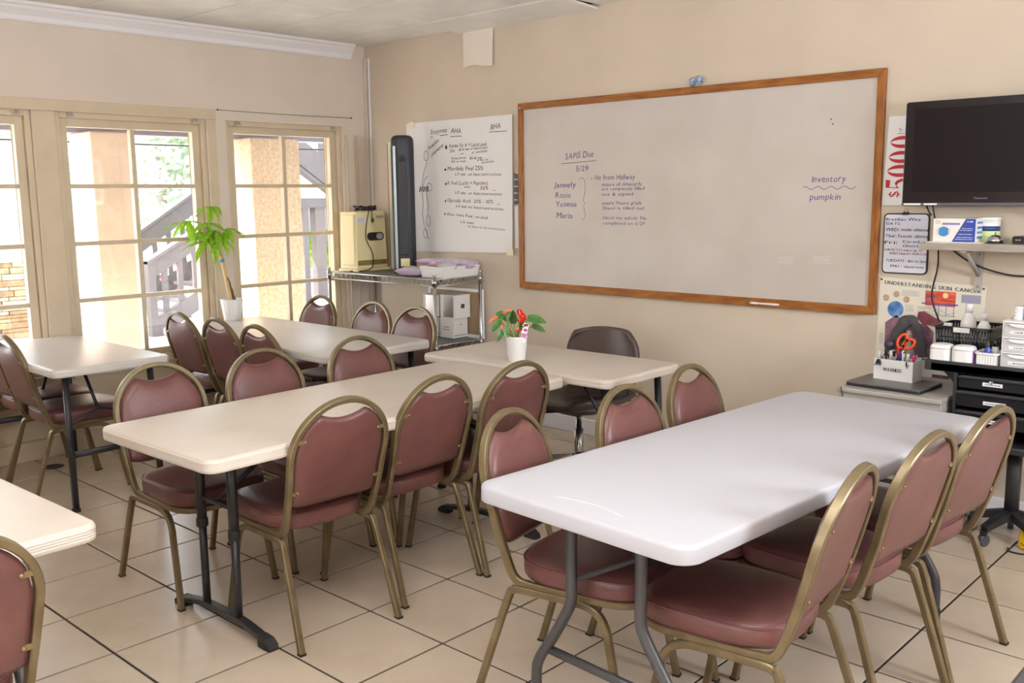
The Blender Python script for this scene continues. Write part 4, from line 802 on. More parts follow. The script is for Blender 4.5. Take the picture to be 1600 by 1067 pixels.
du = thing('drawer_tower', 'small white three-drawer organiser with clear drawer fronts on trolley', 'organiser', (4.765, -.43, zc_))
DW, DD, DH = .20, .30, .205
MB().box((0, .005, 0), (.006, DD, DH)).build('side', M['white'], du); MB().box((DW - .006, .005, 0), (DW, DD, DH)).build('side', M['white'], du); MB().box((.006, DD - .006, 0), (DW - .006, DD, DH)).build('back', M['white'], du)
for q in range(4): MB().box((.006, .002, q * .0660), (DW - .006, DD - .006, q * .0660 + .006)).build('divider', M['white'], du)
for q in range(3):
    z0 = .0075 + .066 * q; d = MB().box((.008, 0, z0), (DW - .008, .006, z0 + .056)).build('drawer', mat('frosted_drawer', (196, 194, 198), .3), du)
    MB().prism([(.08 + .05 * math.cos(PI * k / 10) * -1, z0 + .056 - .014 * math.sin(PI * k / 10)) for k in range(11)], -.014, 0, 'y').build('handle', M['white'], d); MB().box((.03, -.0012, z0 + .012), (.15, 0, z0 + .026)).build('label_strip', M['paper'], d)
    mb = MB(); scribble(mb, .05, z0 + .017, .004, .07, -.0022); mb.build('lettering', M['ink'], d, keep=True)
jr = thing('cotton_jar', 'clear jar with navy lettered label on top of the white organiser', 'jar', (4.865, -.33, zc_ + .2045)); MB().lathe([(0, 0), (.038, 0), (.04, .004), (.04, .066), (.042, .068), (.042, .074), (0, .076)], 24).build('tub', mat('navy_label', (54, 64, 116), .35), jr); MB().lathe([(.042, .075), (.044, .076), (.044, .084), (0, .086)], 24).build('lid', M['clear'], jr)
jw = thing('cotton_stack', 'stack of white cotton pads beside the navy jar on the organiser', 'cotton pads', (4.803, -.345, zc_ + .2045)); 
for q in range(6): MB().lathe([(0, .0), (.019, .0), (.02, .002), (.02, .007), (.019, .009), (0, .009)], 16, (0.001 * (q % 2), 0, .0095 * q)).build('pad', M['white'], jw)
yc = MB()
for k in range(3): yc.tube(cat_path([(.0 + .012 * k, 0, .26 - .03 * k), (-.02 + .01 * k, -.01, .15), (-.035 + .012 * k, -.04, .03 + .008 * k), (-.01 + .012 * k, -.07, .010 + .010 * k), (.02 + .010 * k, -.04, .05), (.03 + .008 * k, 0, .20)], 6), .0075, 8)
yc.tube(cat_path([(.03, 0, .20), (.06, .08, .30), (.09, .20, .37), (.10, .285, .40)], 5), .0075, 8); yc.box((.082, .262, .385), (.118, .299, .415))
tag(yc.build('extension_cord', M['yelcord'], None, (4.905, -.30, 0)), 'coiled bright yellow extension cord on floor beside the trolley', 'cord')
tag(MB().tube(cat_path([(4.84, -.40, .004), (4.86, -.44, .004), (4.92, -.43, .004), (4.94, -.36, .004), (4.90, -.30, .004), (4.93, -.20, .05)], 6), .0038, 8).build('cable', M['cable']), 'thin black cord looped on floor beside the yellow extension cord', 'cable')

# ================================================================== WIRE SHELF IN THE CORNER
rk = thing('wire_rack', 'chrome wire shelving unit standing in the room corner', 'shelving', (0, 0, 0))
X0, X1, Y0, Y1 = .09, 1.255, -.475, -.04
for x in (X0, X1):
    for y in (Y0, Y1):
        p = MB().tube([(x, y, .012), (x, y, 1.03)], .0125, 14).build('post', M['chrome'], rk)
        MB().lathe([(0, 0), (.015, 0), (.015, .02), (.006, .022), (.006, .03), (0, .03)], 12, (x, y, 0)).build('levelling_foot', M['rubber'], p)
        MB().lathe([(.0126, 0), (.013, .006), (.0126, .007)], 12, (x, y, 1.03)).build('post_cap', M['chrome'], p)
        for z in (.14, .53, .98): MB().lathe([(.0126, -.025), (.018, -.025), (.0165, .025), (.0126, .025)], 14, (x, y, z)).build('collar', M['chrome'], p)
for z in (.14, .53, .98):
    d = MB()
    for (a, b) in (((X0, Y0), (X1, Y0)), ((X1, Y0), (X1, Y1)), ((X0, Y1), (X1, Y1)), ((X0, Y0), (X0, Y1))):
        for dz in (.020, -.024): d.tube([(a[0], a[1], z + dz), (b[0], b[1], z + dz)], .0042, 6)
        L = math.dist(a, b); n = int(L / .026); n += n % 2
        d.tube([(a[0] + (b[0] - a[0]) * k / n, a[1] + (b[1] - a[1]) * k / n, z + (.018 if k % 2 else -.022)) for k in range(n + 1)], .0034, 5, smooth=False)
    d.build('truss_edge', M['chromed'], rk)
    w = MB()
    for k in range(1, 46): x = X0 + (X1 - X0) * k / 46; w.tube([(x, Y0, z + .0175), (x, Y1, z + .0175)], .0022, 5)
    for k in range(1, 4): y = Y0 + (Y1 - Y0) * k / 4; w.tube([(X0, y, z + .012), (X1, y, z + .012)], .003, 5)
    w.build('deck_wires', M['chromed'], rk)
    MB().box((X0 + .02, Y0 + .006, z + .0200), (X1 - .02, Y1 - .006, z + .0215)).build('shelf_liner', mat('grey_liner', (112, 110, 112), .6), rk)
ZT_ = 1.0017; ZL_ = .5517
# tower fan
fn = thing('tower_fan', 'tall charcoal tower fan with silver side standing on the wire shelf', 'fan', (.630, -.185, ZT_), math.radians(47))
def fring(z, k, dz=0): return [(x * k, y * k, z + dz * (y / .07)) for x, y in rrect(.162, .145, .055, 6)]
MB().loft([fring(.016, .97), fring(.03, 1), fring(.90, 1), fring(.945, .985, -.008), fring(.965, .93, -.010), fring(.975, .80, -.010), fring(.978, .4, -.008)]).build('body', M['fand'], fn)
MB().loft([[(x * 1.05, y * 1.05, 0) for x, y in rrect(.20, .18, .07, 6)], [(x * 1.05, y * 1.05, .010) for x, y in rrect(.20, .18, .07, 6)], [(x, y, .016) for x, y in rrect(.17, .15, .06, 6)]]).build('base', M['blackg'], fn)
MB().prism([(.0, .13), (.054, .13), (.054, .78), (.047, .83), (.027, .85), (.007, .83), (.0, .78)], -.0745, -.066, 'y').build('grille_recess', M['fank'], fn, (-.027, 0, 0))
for q in range(8): MB().box((-.0245 + .0066 * q, -.0785, .14), (-.0230 + .0066 * q, -.0735, .80)).build('grille_slat', mat('fan_slat', (104, 106, 112), .4), fn)
for q in range(5): MB().box((-.030, -.0795, .18 + .145 * q), (.030, -.0775, .184 + .145 * q)).build('grille_bar', M['fand'], fn)
MB().box((-.0835, -.035, .03), (-.0795, .03, .90)).build('silver_side', M['fans'], fn, bevel=.002); MB().box((-.066, -.0755, .03), (-.047, -.060, .91)).build('silver_edge', M['fans'], fn, bevel=.002)
for q in range(3): MB().box((-.018, -.05 + .022 * q, .9765 + .003 * (2 - q) - .0035 * q), (.018, -.04 + .022 * q, .9825 - .001 * q)).build('button', M['fans'], fn)
MB().box((-.03, -.0815, .052), (.035, -.080, .108)).build('yellow_note', M['note'], fn)
# air purifier
ap = thing('air_purifier', 'yellowed almond plastic air purifier with black oval dial on the wire shelf', 'air purifier', (.08, -.36, ZT_))
AX, AY, AZ = .20, .30, .445
MB().loft([[(-.004, -.004, .018), (AX + .004, -.004, .018), (AX + .004, AY + .004, .018), (-.004, AY + .004, .018)], [(0, 0, .03), (AX, 0, .03), (AX, AY, .03), (0, AY, .03)], [(.002, .010, AZ), (AX - .006, .012, AZ), (AX - .006, AY - .01, AZ), (.002, AY - .01, AZ)]], smooth=False).build('body', M['almond'], ap, bevel=.010)
MB().box((-.01, -.012, 0), (AX + .012, AY + .008, .018)).build('base_plate', M['almond'], ap, bevel=.004)
MB().box((.030, -.006, .045), (AX - .018, .010, AZ - .02)).build('front_panel', M['almond'], ap, bevel=.006)
pn = Matrix.Identity(4)
MB().box((AX + .0005, .012, .045), (AX + .004, AY - .012, .082)).build('olive_strip', M['almondd'], ap); MB().box((AX + .003, AY - .06, .056), (AX + .0055, AY - .03, .068)).build('badge', M['brownst'], ap)
MB().prism([(a, b) for a, b in rrect(.155, .060, .029, 6, AY * .62, AZ * .58)], AX - .004, AX + .004, 'x').build('dial_panel', M['blackg'], ap); MB().prism([(a, b) for a, b in rrect(.060, .044, .021, 6, AY * .74, AZ * .58)], AX + .002, AX + .006, 'x').build('dial', M['grey'], ap)
mb = MB(); mb.box((AX - .004, .012, .36), (AX + .0008, .10, .405)); mb.build('paper_label', M['paper'], ap); mb = MB()
for q in range(5): mb.box((AX + .0006, .018, .366 + .008 * q), (AX + .0012, .085 - .01 * (q % 2), .368 + .008 * q))
mb.build('label_print', M['ink'], ap); MB().box((AX - .004, AY - .10, .395), (AX + .0006, AY - .03, .412)).build('name_plate', M['grey'], ap)
pc = thing('power_cord', 'black power cord coiled on top of almond air purifier and hanging down its front', 'cord', (.28, -.22, ZT_ + .447))
cordp = [(.03 * math.cos(k * .9) * (1 + .3 * math.sin(k)) - .055, .085 * math.sin(k * .9) + .03 * math.sin(k * 2.3), .006 + .0065 * (k % 6)) for k in range(30)]
MB().tube(cat_path(cordp, 3), .0038, 6).build('coil', M['cable'], pc); MB().tube(cat_path([(-.05, .02, .02), (-.02, -.01, .018), (.010, -.02, .0), (.016, -.045, -.08), (.013, -.055, -.20), (.014, .0, -.31), (.016, .0, -.40), (.03, -.04, -.432), (.02, -.12, -.441), (-.06, -.16, -.442)], 5), .0036, 6).build('hanging_lead', M['cable'], pc); MB().tube(cat_path([(-.02, .02, .02), (.010, .01, .0), (.012, .008, -.04), (.012, .012, -.055)], 4), .0036, 6).build('plug_lead', M['cable'], pc); MB().box((.006, .004, -.085), (.020, .022, -.052)).build('plug', M['blackg'], pc, bevel=.004)
for s_ in (0, 1): MB().box((.012, .008 + .007 * s_, -.099), (.0135, .0115 + .007 * s_, -.085)).build('plug_pin', M['chrome'], pc)
tag(MB().box((.04, -.475, ZT_), (.16, -.385, ZT_ + .003)).build('index_card', M['paper']), 'small cream card lying before the air purifier on wire shelf', 'card')
# white tub of bags
tb = thing('storage_tub', 'shallow white plastic tub heaped with plastic pouches on wire shelf', 'tub', (1.02, -.375, ZT_))
mb = MB(); w_, d_, h_ = .215, .33, .072; o_ = .012
mb.loft([[(.006, .006, .004), (w_ - .006, .006, .004), (w_ - .006, d_ - .006, .004), (.006, d_ - .006, .004)], [(-o_ + .005, -o_ + .005, h_), (w_ + o_ - .005, -o_ + .005, h_), (w_ + o_ - .005, d_ + o_ - .005, h_), (-o_ + .005, d_ + o_ - .005, h_)]], smooth=False, cap1=False)
mb.loft([[(0, 0, 0), (w_, 0, 0), (w_, d_, 0), (0, d_, 0)], [(-o_, -o_, h_), (w_ + o_, -o_, h_), (w_ + o_, d_ + o_, h_), (-o_, d_ + o_, h_)]], smooth=False, cap1=False)
mb.build('tub_body', M['white'], tb)
rp = [(a, b, h_) for a, b in rrect(w_ + 2 * o_ + .004, d_ + 2 * o_ + .004, .02, 4, w_ / 2, d_ / 2)]; MB().sqtube(rp + [rp[0]], .009, .008, up=(0, 0, 1), caps=False).build('rim', M['white'], tb)
def pouch(x, y, z, lx, ly, h, rz, m, zm, label):
    t = thing('zip_pouch', label, 'pouch', (x, y, z), rz, 'plastic pouches on the wire shelf'); rg = random.Random(int(x * 1000) + int(y * 77))
    ph = [rg.uniform(0, 6) for _ in range(4)]
    def f(u, v, s_):
        e = max(0, (1 - abs(2 * u - 1) ** 3)) * max(0, (1 - abs(2 * v - 1) ** 3)); w = .5 + .5 * math.sin(7 * u + ph[0]) * math.sin(6 * v + ph[1]) * .6 + .15 * math.sin(17 * u + 11 * v + ph[2])
        return ((u - .5) * lx, (v - .5) * ly, h * .5 + (s_ * h * .5 * e ** .5 * (.65 + .35 * w) if s_ > 0 else -h * .5 * e ** .4))
    mb = MB().grid(lambda u, v: f(u, v, 1), 18, 14); mb.grid(lambda u, v: f(u, v, -1), 18, 14, flip=True); mb.build('bag', m, t)
    MB().box((-lx / 2, -ly / 2 - .003, h * .5 - .003), (lx / 2, -ly / 2 + .008, h * .5 + .003)).build('zip', zm, t)
    MB().prism(rrect(lx * .7, ly * .6, .01, 3), h * .12, h * .55, 'z').build('contents', M['paper'] if zm is not M['pinkbag'] else mat('pink_content', (214, 170, 204), .5), t)
pouch(.905, -.345, ZT_, .21, .18, .075, .25, M['bag'], M['pinkbag'], 'clear bag with pink zip slumped left of the white tub'); pouch(.93, -.13, ZT_, .24, .18, .09, -.2, M['bag'], M['grey'], 'crumpled clear bag behind the pink-zipped one on shelf'); pouch(1.10, -.20, ZT_ + .052, .22, .18, .075, .5, M['lilac'], M['pinkbag'], 'lilac pouch with pink zip lying across the white tub'); pouch(1.17, -.28, ZT_ + .045, .14, .13, .07, -.6, M['bag'], M['yellow'], 'small crumpled clear bag with yellow clip in white tub'); pouch(1.19, -.12, ZT_ + .045, .14, .15, .075, .2, M['lilac'], M['grey'], 'grey and lilac bag at back of the white tub')
pouch(.985, -.235, ZT_ + .078, .20, .15, .05, .1, M['lilac'], M['pinkbag'], 'folded lilac pouch on top of the crumpled bags on shelf')
# lower deck: cartons, framed board, pink rolls
fb = thing('framed_board', 'white-framed tan board leaning against wall on the wire shelf', 'frame', (.71, -.034, ZL_))
FW2, FH2 = .565, .350
MB().box((.015, 0, .015), (FW2 - .015, .008, FH2 - .015)).build('panel', mat('tan_board', (170, 144, 112), .7), fb)
for a, b in (((0, 0), (FW2, .022)), ((0, FH2 - .022), (FW2, FH2)), ((0, .022), (.022, FH2 - .022)), ((FW2 - .022, .022), (FW2, FH2 - .022))): MB().box((a[0], -.006, a[1]), (b[0], .010, b[1])).build('frame_strip', M['white'], fb, bevel=.002)
def carton(x, y, z, w, d, h, label, win=False, base=True):
    t = thing('carton', label, 'box', (x, y, z), 0, 'white product cartons on the wire shelf'); MB().box((0, 0, 0), (w, d, h)).build('box', M['cardb'], t, bevel=.002)
    if base: MB().box((-.001, -.001, .0), (w + .001, d + .001, .006)).build('green_edge', M['greenl'], t)
    mb = MB()
    if win:
        mb.add([(w + .0008, d * .38, h * .42), (w + .0008, d * .62, h * .42), (w + .0008, d * .62, h * .60), (w + .0008, d * .38, h * .60)], [(0, 1, 2, 3)]); mb.build('print', M['ink'], t, keep=True)
        MB().box((w * .2, -.0012, h * .04), (w * .88, .0, h * .96)).build('foil_window', M['chrome'], t)
    else:
        scribble(mb, w * .3, h * .54, .006, w * .4, -.0008); scribble(mb, w * .22, h * .42, .005, w * .56, -.0008)
        n0 = len(mb.v); scribble(mb, 0, h * .14, .006, d * .8, 0); mb.v[n0:] = [(w + .0008, d * .1 + a, c_) for a, b, c_ in mb.v[n0:]]
        n0 = len(mb.v); scribble(mb, 0, h * .66, .005, d * .2, 0); mb.v[n0:] = [(w + .0008, d * .4 + a, c_) for a, b, c_ in mb.v[n0:]]; mb.build('print', M['ink'], t, keep=True)
carton(.985, -.185, ZL_, .140, .140, .148, 'white carton with grey print, bottom right of the carton stack'); carton(1.005, -.195, ZL_ + .1485, .150, .150, .165, 'white carton with silver window, top right of the carton stack', True, False); carton(.82, -.215, ZL_, .140, .140, .148, 'pale carton behind the shelf post, bottom left of carton stack'); carton(.835, -.205, ZL_ + .1485, .145, .140, .160, 'glossy white carton, top left of the carton stack', True)
for k in range(2):
    t = thing('pink_roll', ('pink wrapped roll stacked on top beside the cartons', 'pink wrapped roll lying low beside the cartons')[1 - k], 'roll', (.855 + .01 * k, -.32 + .03 * k, ZL_ + .0395 + .062 * k), math.radians(20)); MB().tube([(-.07, 0, 0), (.07, 0, 0)], .038, 20).build('roll', M['pink'], t); MB().lathe([(0, 0), (.02, 0), (.02, .002), (0, .002)], 14, (.07, 0, 0), Matrix.Rotation(PI / 2, 4, 'Y')).build('core', M['cardb'], t)
tag(MB().box((.80, -.44, .1617), (1.20, -.10, .46)).build('pink_carton', M['pink'], bevel=.004), 'pink carton on the lowest deck of wire shelf behind the tables', 'box')
for k in range(2): tag(MB().tube(cat_path([(.82 + .02 * k, -.03, .97), (.83 + .02 * k, -.025, .80), (.87 + .02 * k, -.022, .68), (.875 + .02 * k, -.05, .56)] if k else [(.80, -.03, .97), (.81, -.02, .80), (.84, -.02, .70), (.83, -.05, .58)], 5), .0035, 6).build('cable', M['cable']), ('left grey cord hanging on wall under the wire shelf top', 'right grey cord hanging on wall under the wire shelf top')[k], 'cable')

# ================================================================== OFFICE CHAIR BEHIND THE SHORT TABLE
oc = thing('shell_chair', 'dark brown moulded swivel chair behind the short table below whiteboard', 'chair', (2.795, -.85, 0))
def shell_back(u, v):
    s_ = (u - .5) * 2; hw_ = .205 + .04 * min(1, v * 2.2)
    if v > .5: hw_ *= math.sqrt(max(0, 1 - .36 * ((v - .5) / .5) ** 3.4))
    return (s_ * hw_, .215 + .075 * v - .085 * abs(s_) ** 2.2 * (.5 + .5 * v), .43 + .395 * v - .035 * abs(s_) ** 3 * max(0, v - .5) * 2 + .02 * abs(s_) ** 2 * (1 - v))
def shell_seat(u, v):
    s_ = (u - .5) * 2; hw_ = .235 * (1 - .30 * max(0, (.25 - v) / .25) ** 2.2) * (1 - .10 * max(0, v - .75) * 4)
    return (s_ * hw_, -.245 + .475 * v, .452 + .016 * math.cos(PI * v) - .024 * math.sin(PI * v) + .05 * abs(s_) ** 2.6 - .02 * max(0, .12 - v) * 8)
for nm, fn_ in (('backrest', shell_back), ('seat', shell_seat)):
    o = MB().grid(fn_, 28, 24).build(nm, M['brown'], oc); sm = o.modifiers.new('thick', 'SOLIDIFY'); sm.thickness = .026; sm.offset = 0
ob = MB().loft([[(x, y, z_) for x, y in rrect(a, a * .9, a * .4, 5)] for z_, a in ((.40, .10), (.405, .30), (.425, .37), (.445, .40))]).build('seat_pan', M['brown'], oc)
MB().lathe([(.025, .17), (.025, .30), (.016, .30), (.016, .41)], 16).build('gas_column', M['chrome'], oc); MB().box((-.06, -.08, .385), (.06, .06, .405)).build('mechanism', M['dsteel'], oc)
MB().tube([(-.05, -.05, .395), (-.14, -.09, .385), (-.165, -.10, .382)], .006, 8).build('lever', M['blackg'], oc)
for k in range(5):
    a = 2 * PI * k / 5 + .5; dx, dy = math.cos(a), math.sin(a); lg = MB().sweep([(dx * .02, dy * .02, .14), (dx * .15, dy * .15, .115), (dx * .27, dy * .27, .085)], [(.014, .02), (.014, -.02), (-.014, -.02), (-.014, .02)], scale=[1.2, 1, .8], smooth=False).build('base_leg', M['chrome'], oc)
    MB().tube([(dx * .27 - dy * .02, dy * .27 + dx * .02, .028), (dx * .27 + dy * .02, dy * .27 - dx * .02, .028)], .028, 14).build('caster_wheel', M['rubber'], lg); MB().box((dx * .27 - .012, dy * .27 - .012, .045), (dx * .27 + .012, dy * .27 + .012, .085)).build('caster_fork', M['blackg'], lg)
MB().lathe([(0, .10), (.04, .10), (.04, .17), (.03, .175), (0, .175)], 16).build('hub', M['chrome'], oc)

# ================================================================== PLANTS
def leaf_mesh(mb, base, tip, width, up=(0, 0, 1), fold=.2, droop=.15, n=6, heart=False):
    b, t = Vector(base), Vector(tip); d = t - b; L = d.length; d.normalize(); s_ = d.cross(Vector(up)).normalized() if abs(d.dot(Vector(up))) < .98 else Vector((1, 0, 0)); nn = s_.cross(d)
    def fn(u, v):
        k = (math.sin(PI * min(1, u * 1.02)) ** .8 if not heart else (math.sin(PI * (u * .86 + .14)) ** .7 if u < 1 else 0)) * (1 - .25 * u); k = max(k, 0)
        x = (v - .5) * 2; return tuple(b + d * L * u + s_ * x * width / 2 * k + nn * (abs(x) * fold * width * k - droop * L * u * u))
    mb.grid(fn, n, 4)
mt_ = thing('money_tree', 'young money tree with bright green leaves in white pot before the window', 'potted plant', (.20, -1.372, .7402))
MB().lathe([(0, .004), (.050, .004), (.052, 0), (.054, .002), (.074, .136), (.076, .142), (.072, .143), (.068, .138), (.060, .115)], 32).build('pot', M['white'], mt_); MB().lathe([(0, .118), (.062, .115)], 24).build('soil', M['soil'], mt_)
for k in range(14):
    a = 2 * PI * k / 14; MB().tube([(.0545 * math.cos(a), .0545 * math.sin(a), .008), (.0738 * math.cos(a), .0738 * math.sin(a), .13)], .0016, 5).build('pot_rib', M['white'], mt_)
stk = MB().tube(cat_path([(.0, .0, .11), (.0, -.025, .25), (.0, -.047, .38), (.0, -.058, .440)], 4), .013, 10).build('stake', M['stake'], mt_); MB().tube([(0, -.049, .395), (0, -.053, .415)], .0145, 12).build('blue_tape', M['bluetape'], stk)
for k in range(3): MB().tube(cat_path([(.012 * math.cos(k * 2.1 + q * 1.5), .030 - .014 * q + .006 * math.sin(k * 2.1 + q * 1.5), .11 + .045 * q) for q in range(5)] + [(.0, -.030, .33)] * 0, 4), .006, 8).build('braided_trunk', M['brownst'], mt_)
stems = [((0, -.058, .435), (0, -.085, .52), (.01, -.12, .60), (.02, -.16, .66)), ((0, -.075, .49), (.02, -.06, .55), (.03, -.015, .62)), ((0, -.095, .55), (.0, -.15, .585), (.0, -.20, .60)), ((.005, -.11, .58), (.0, -.20, .66), (-.01, -.28, .675)), ((.015, -.14, .63), (.02, -.15, .70), (.03, -.13, .765)), ((.005, -.10, .56), (.05, -.12, .60), (.09, -.14, .61)), ((0, -.085, .52), (.01, -.13, .545), (.03, -.17, .535)), ((0, -.07, .48), (.03, -.075, .53), (.06, -.09, .56))]
for k, s_ in enumerate(stems):
    st = MB().tube(cat_path(s_, 5), .0042 if k == 0 else .0026, 7).build('stem', M['stem'], mt_); tip = Vector(s_[-1]); rg = random.Random(40 + k)
    for q in range(7 if k else 6):
        a = 2 * PI * q / 7 + rg.uniform(-.2, .2); L = rg.uniform(.115, .18); mb = MB(); el = rg.uniform(-1.0, .05)
        dirv = Vector((math.cos(a) * .8, math.sin(a), 0)).normalized() * math.cos(el) + Vector((0, 0, math.sin(el))); leaf_mesh(mb, tip, tip + dirv * L, L * .34, droop=.30); mb.build('leaf', M['leafy'], mt_)
an = thing('anthurium', 'red flowering anthurium in tapered white pot on the short table', 'potted plant', (2.803, -1.352, .7402))
MB().lathe([(0, .004), (.038, .004), (.040, 0), (.042, .002), (.054, .122), (.056, .126), (.052, .127), (.049, .112)], 36).build('pot', M['white'], an); MB().lathe([(0, .108), (.0495, .105)], 24).build('soil', M['soil'], an)
Rr, Uu = Vector((.734, .679, 0)), Vector((0, 0, 1)); Ff = Vector((.68, -.73, 0))
def AP(a, b, c_=0): return Rr * a * .80 + Uu * (.108 + (b - .108) * .86) + Ff * c_ * .8
for (tx, tz, bx_, bz_, w_, dp, fo) in ((-.125, .235, -.075, .258, .065, 0, .02), (-.135, .185, -.10, .225, .055, .04, .0), (-.045, .262, -.062, .232, .052, .03, .05), (.15, .222, .075, .232, .072, .02, .02), (.155, .165, .10, .185, .05, -.02, .02), (-.062, .150, -.070, .195, .035, .05, .04), (-.110, .128, -.085, .168, .042, .05, .02), (-.09, .24, -.055, .215, .05, -.04, .0), (.055, .205, .02, .185, .05, .03, .06), (-.02, .25, -.02, .20, .05, -.05, .0)):
    st = MB().tube(cat_path([AP(.0, .108), AP(bx_ * .45, .108 + (bz_ - .108) * .6, dp * .4), AP(bx_, bz_, dp)], 5), .0026, 6).build('stem', M['stem'], an)
    mb = MB(); tip = AP(tx, tz, dp + .015); base = AP(bx_, bz_, dp); leaf_mesh(mb, base - (tip - base) * .12, tip + (tip - base) * .50, w_ * .92, up=tuple(Ff * .6 + Uu * .8), fold=.12, droop=.12, heart=True); mb.build('leaf', M['leafd'], st)
for (bx_, bz_, tx, tz, w_, mm, dp) in ((.040, .232, .022, .275, .060, 'spathe', .02), (.020, .262, .010, .278, .055, 'spathe', -.02), (-.075, .262, -.035, .282, .036, 'spatheo', .0), (-.130, .238, -.168, .218, .030, 'spatheo', .02), (.020, .218, .035, .236, .045, 'spathe', .04), (-.085, .205, -.088, .178, .02, 'spathe', .05), (.012, .168, .055, .185, .030, 'spathe', .04)):
    st = MB().tube(cat_path([AP(.0, .108), AP(bx_ * .5, .16, dp * .5), AP(bx_, bz_, dp)], 5), .0022, 6).build('stem', M['stem'], an); b_, t_ = AP(bx_, bz_, dp), AP(tx, tz, dp + .01)
    mb = MB(); leaf_mesh(mb, b_ - (t_ - b_) * .35, t_ + (t_ - b_) * .2, w_ * .68, up=tuple(Ff * .8 + Uu * .5), fold=.18, droop=.1, heart=True); mb.build('flower', M[mm], st)
    MB().tube([b_, b_ + Ff * .010 + Uu * .007, b_ + Ff * .016 + Uu * .016], .0024, 7).build('spadix', M['yellow'], st)
tgp = thing('plant_tag', 'printed care tag stuck in the pot of red flowering plant', 'tag', tuple(Vector((2.803, -1.352, .7402 + .012)) + AP(.040, .108, .052)), math.atan2(.679, .734)); tgp.rotation_euler = (-.06, .22, math.atan2(.679, .734))
MB().prism([(-.014, -.02), (.014, -.02), (.014, .055), (.016, .066), (.010, .078), (-.010, .078), (-.016, .066), (-.014, .055)], -.0008, 0, 'y').build('card', M['paper'], tgp)
mb = MB(); quad(mb, -.012, .002, .012, .026, -.0012); mb.build('print_lower', mat('tag_pink', (214, 110, 120), .5, noise=1, dark=(190, 120, 180), nscale=60), tgp, keep=True); mb = MB(); disc(mb, 0, .067, .012, .007, -.0012); mb.build('print_logo', M['red'], tgp, keep=True); mb = MB(); disc(mb, .003, .042, .009, .008, -.0012); mb.build('print_flower', mat('tag_violet', (130, 80, 170), .5), tgp, keep=True)

# floor drain, dark stool corner
fd = thing('floor_drain', 'round dark floor drain cover near the window wall', 'drain', (.255, -2.638, .0003)); MB().lathe([(0, .002), (.045, .002), (.048, .003), (.055, .003), (.057, 0), (0, 0)], 24).build('cover', M['dsteel'], fd)
for q in range(5): MB().box((-.03, -.024 + .012 * q - .002, .002), (.03, -.024 + .012 * q + .002, .0028)).build('slot', M['blackp'], fd)
so_ = thing('dark_bench', 'dark grey padded bench corner entering at the bottom right edge', 'bench', (5.69, -2.62, 0)); MB().prism(rrect(.50, .52, .02, 4), .42, .50, 'z').build('cushion', mat('charcoal_vinyl', (72, 68, 72), .5), so_, bevel=.01)
MB().box((-.235, -.245, .395), (.235, .245, .42)).build('seat_board', M['black'], so_)
for a in (-1, 1):
    for b in (-1, 1): MB().sqtube([(a * .21, b * .22, .395), (a * .21, b * .22, 0)], .03, .03, up=(1, 0, 0)).build('leg', M['black'], so_)

# ================================================================== OUTSIDE THE WINDOWS
GZ = -.06
struct(MB().box((-60, -40, GZ - .1), (-WT, 60, GZ)).build('ground', M['conc']))
struct(MB().box((-1.45, -9, 2.40), (-WT, 6, 2.50)).build('roof_overhang', M['soffit'])); struct(MB().box((-1.42, -9, 2.045), (-1.22, 6, 2.40)).build('trim_fascia', M['soffit']))
def column(y0, y1, x0, x1, m, label):
    mb = MB(); rg = random.Random(int(y0 * 100)); mb.box((x0, y0, GZ), (x1, y1, 2.045)); tag(mb.build('stucco_column', m, bevel=.012), label, 'column', 'stucco columns outside the windows')
column(-1.718, -1.392, -1.36, -1.0, M['stucco'], 'smooth tan stucco column outside the middle window'); column(-.405, .067, -1.42, -1.0, M['stuccor'], 'rough peach stucco column outside the window nearest the corner')
# pier with stacked stone base
pr = thing('stone_pier', 'pale stucco pier with stacked ledge-stone base seen through the leftmost window', 'pier', (-6.0, -.38, GZ))
MB().box((-.5, -3.2, 0), (-.03, 0, 2.7)).build('stucco_body', M['stucco'], pr); rg = random.Random(5); SM = []
stm = [mat('ledge_stone_%d' % k, c_, .85, noise=.2, nscale=14) for k, c_ in enumerate(((216, 186, 142), (196, 160, 118), (226, 208, 178), (206, 180, 150)))]
z = 0
while z < .89:
    h = rg.choice((.045, .06, .075)); y = 0
    while y > -2.6:
        w = rg.uniform(.16, .42); dp = rg.uniform(.0, .035); MB().box((-.03, y - w + .004, z + .003), (.012 + dp, y - .004, z + h - .003)).build('stone', rg.choice(stm), pr); y -= w
    z += h
MB().box((-.03, -2.6, z), (.05, .0, z + .03)).build('stone_cap', M['conc'], pr)
# staircase: lower flight rises to the right
st = thing('outdoor_staircase', 'grey timber outdoor staircase with balusters rising behind the middle window', 'staircase', (-4.8, .50, GZ))
SL = .54
def rail_board(y0, z0, y1, z1, h, x0, x1, nm, m=None): MB().prism([(y0, z0 - h), (y1, z1 - h), (y1, z1), (y0, z0)], x0, x1, 'x').build(nm, m or M['railg'], st, bevel=.004)
rail_board(0, .90, 2.0, .90 + SL * 2.0, .045, -.07, .07, 'handrail'); rail_board(.02, .855, 2.0, .855 + SL * 1.98, .19, -.03, .03, 'rail_board'); rail_board(.06, .20, 2.0, .20 + SL * 1.94, .24, -.04, .04, 'stringer')
MB().box((-.05, 0, 0), (.05, .09, .89)).build('newel_post', M['railg'], st)
for k in range(9): y = .19 + .20 * k; MB().box((-.02, y, .20 + SL * (y - .06) - .02), (.02, y + .065, .70 + SL * y)).build('baluster', M['railg'], st)
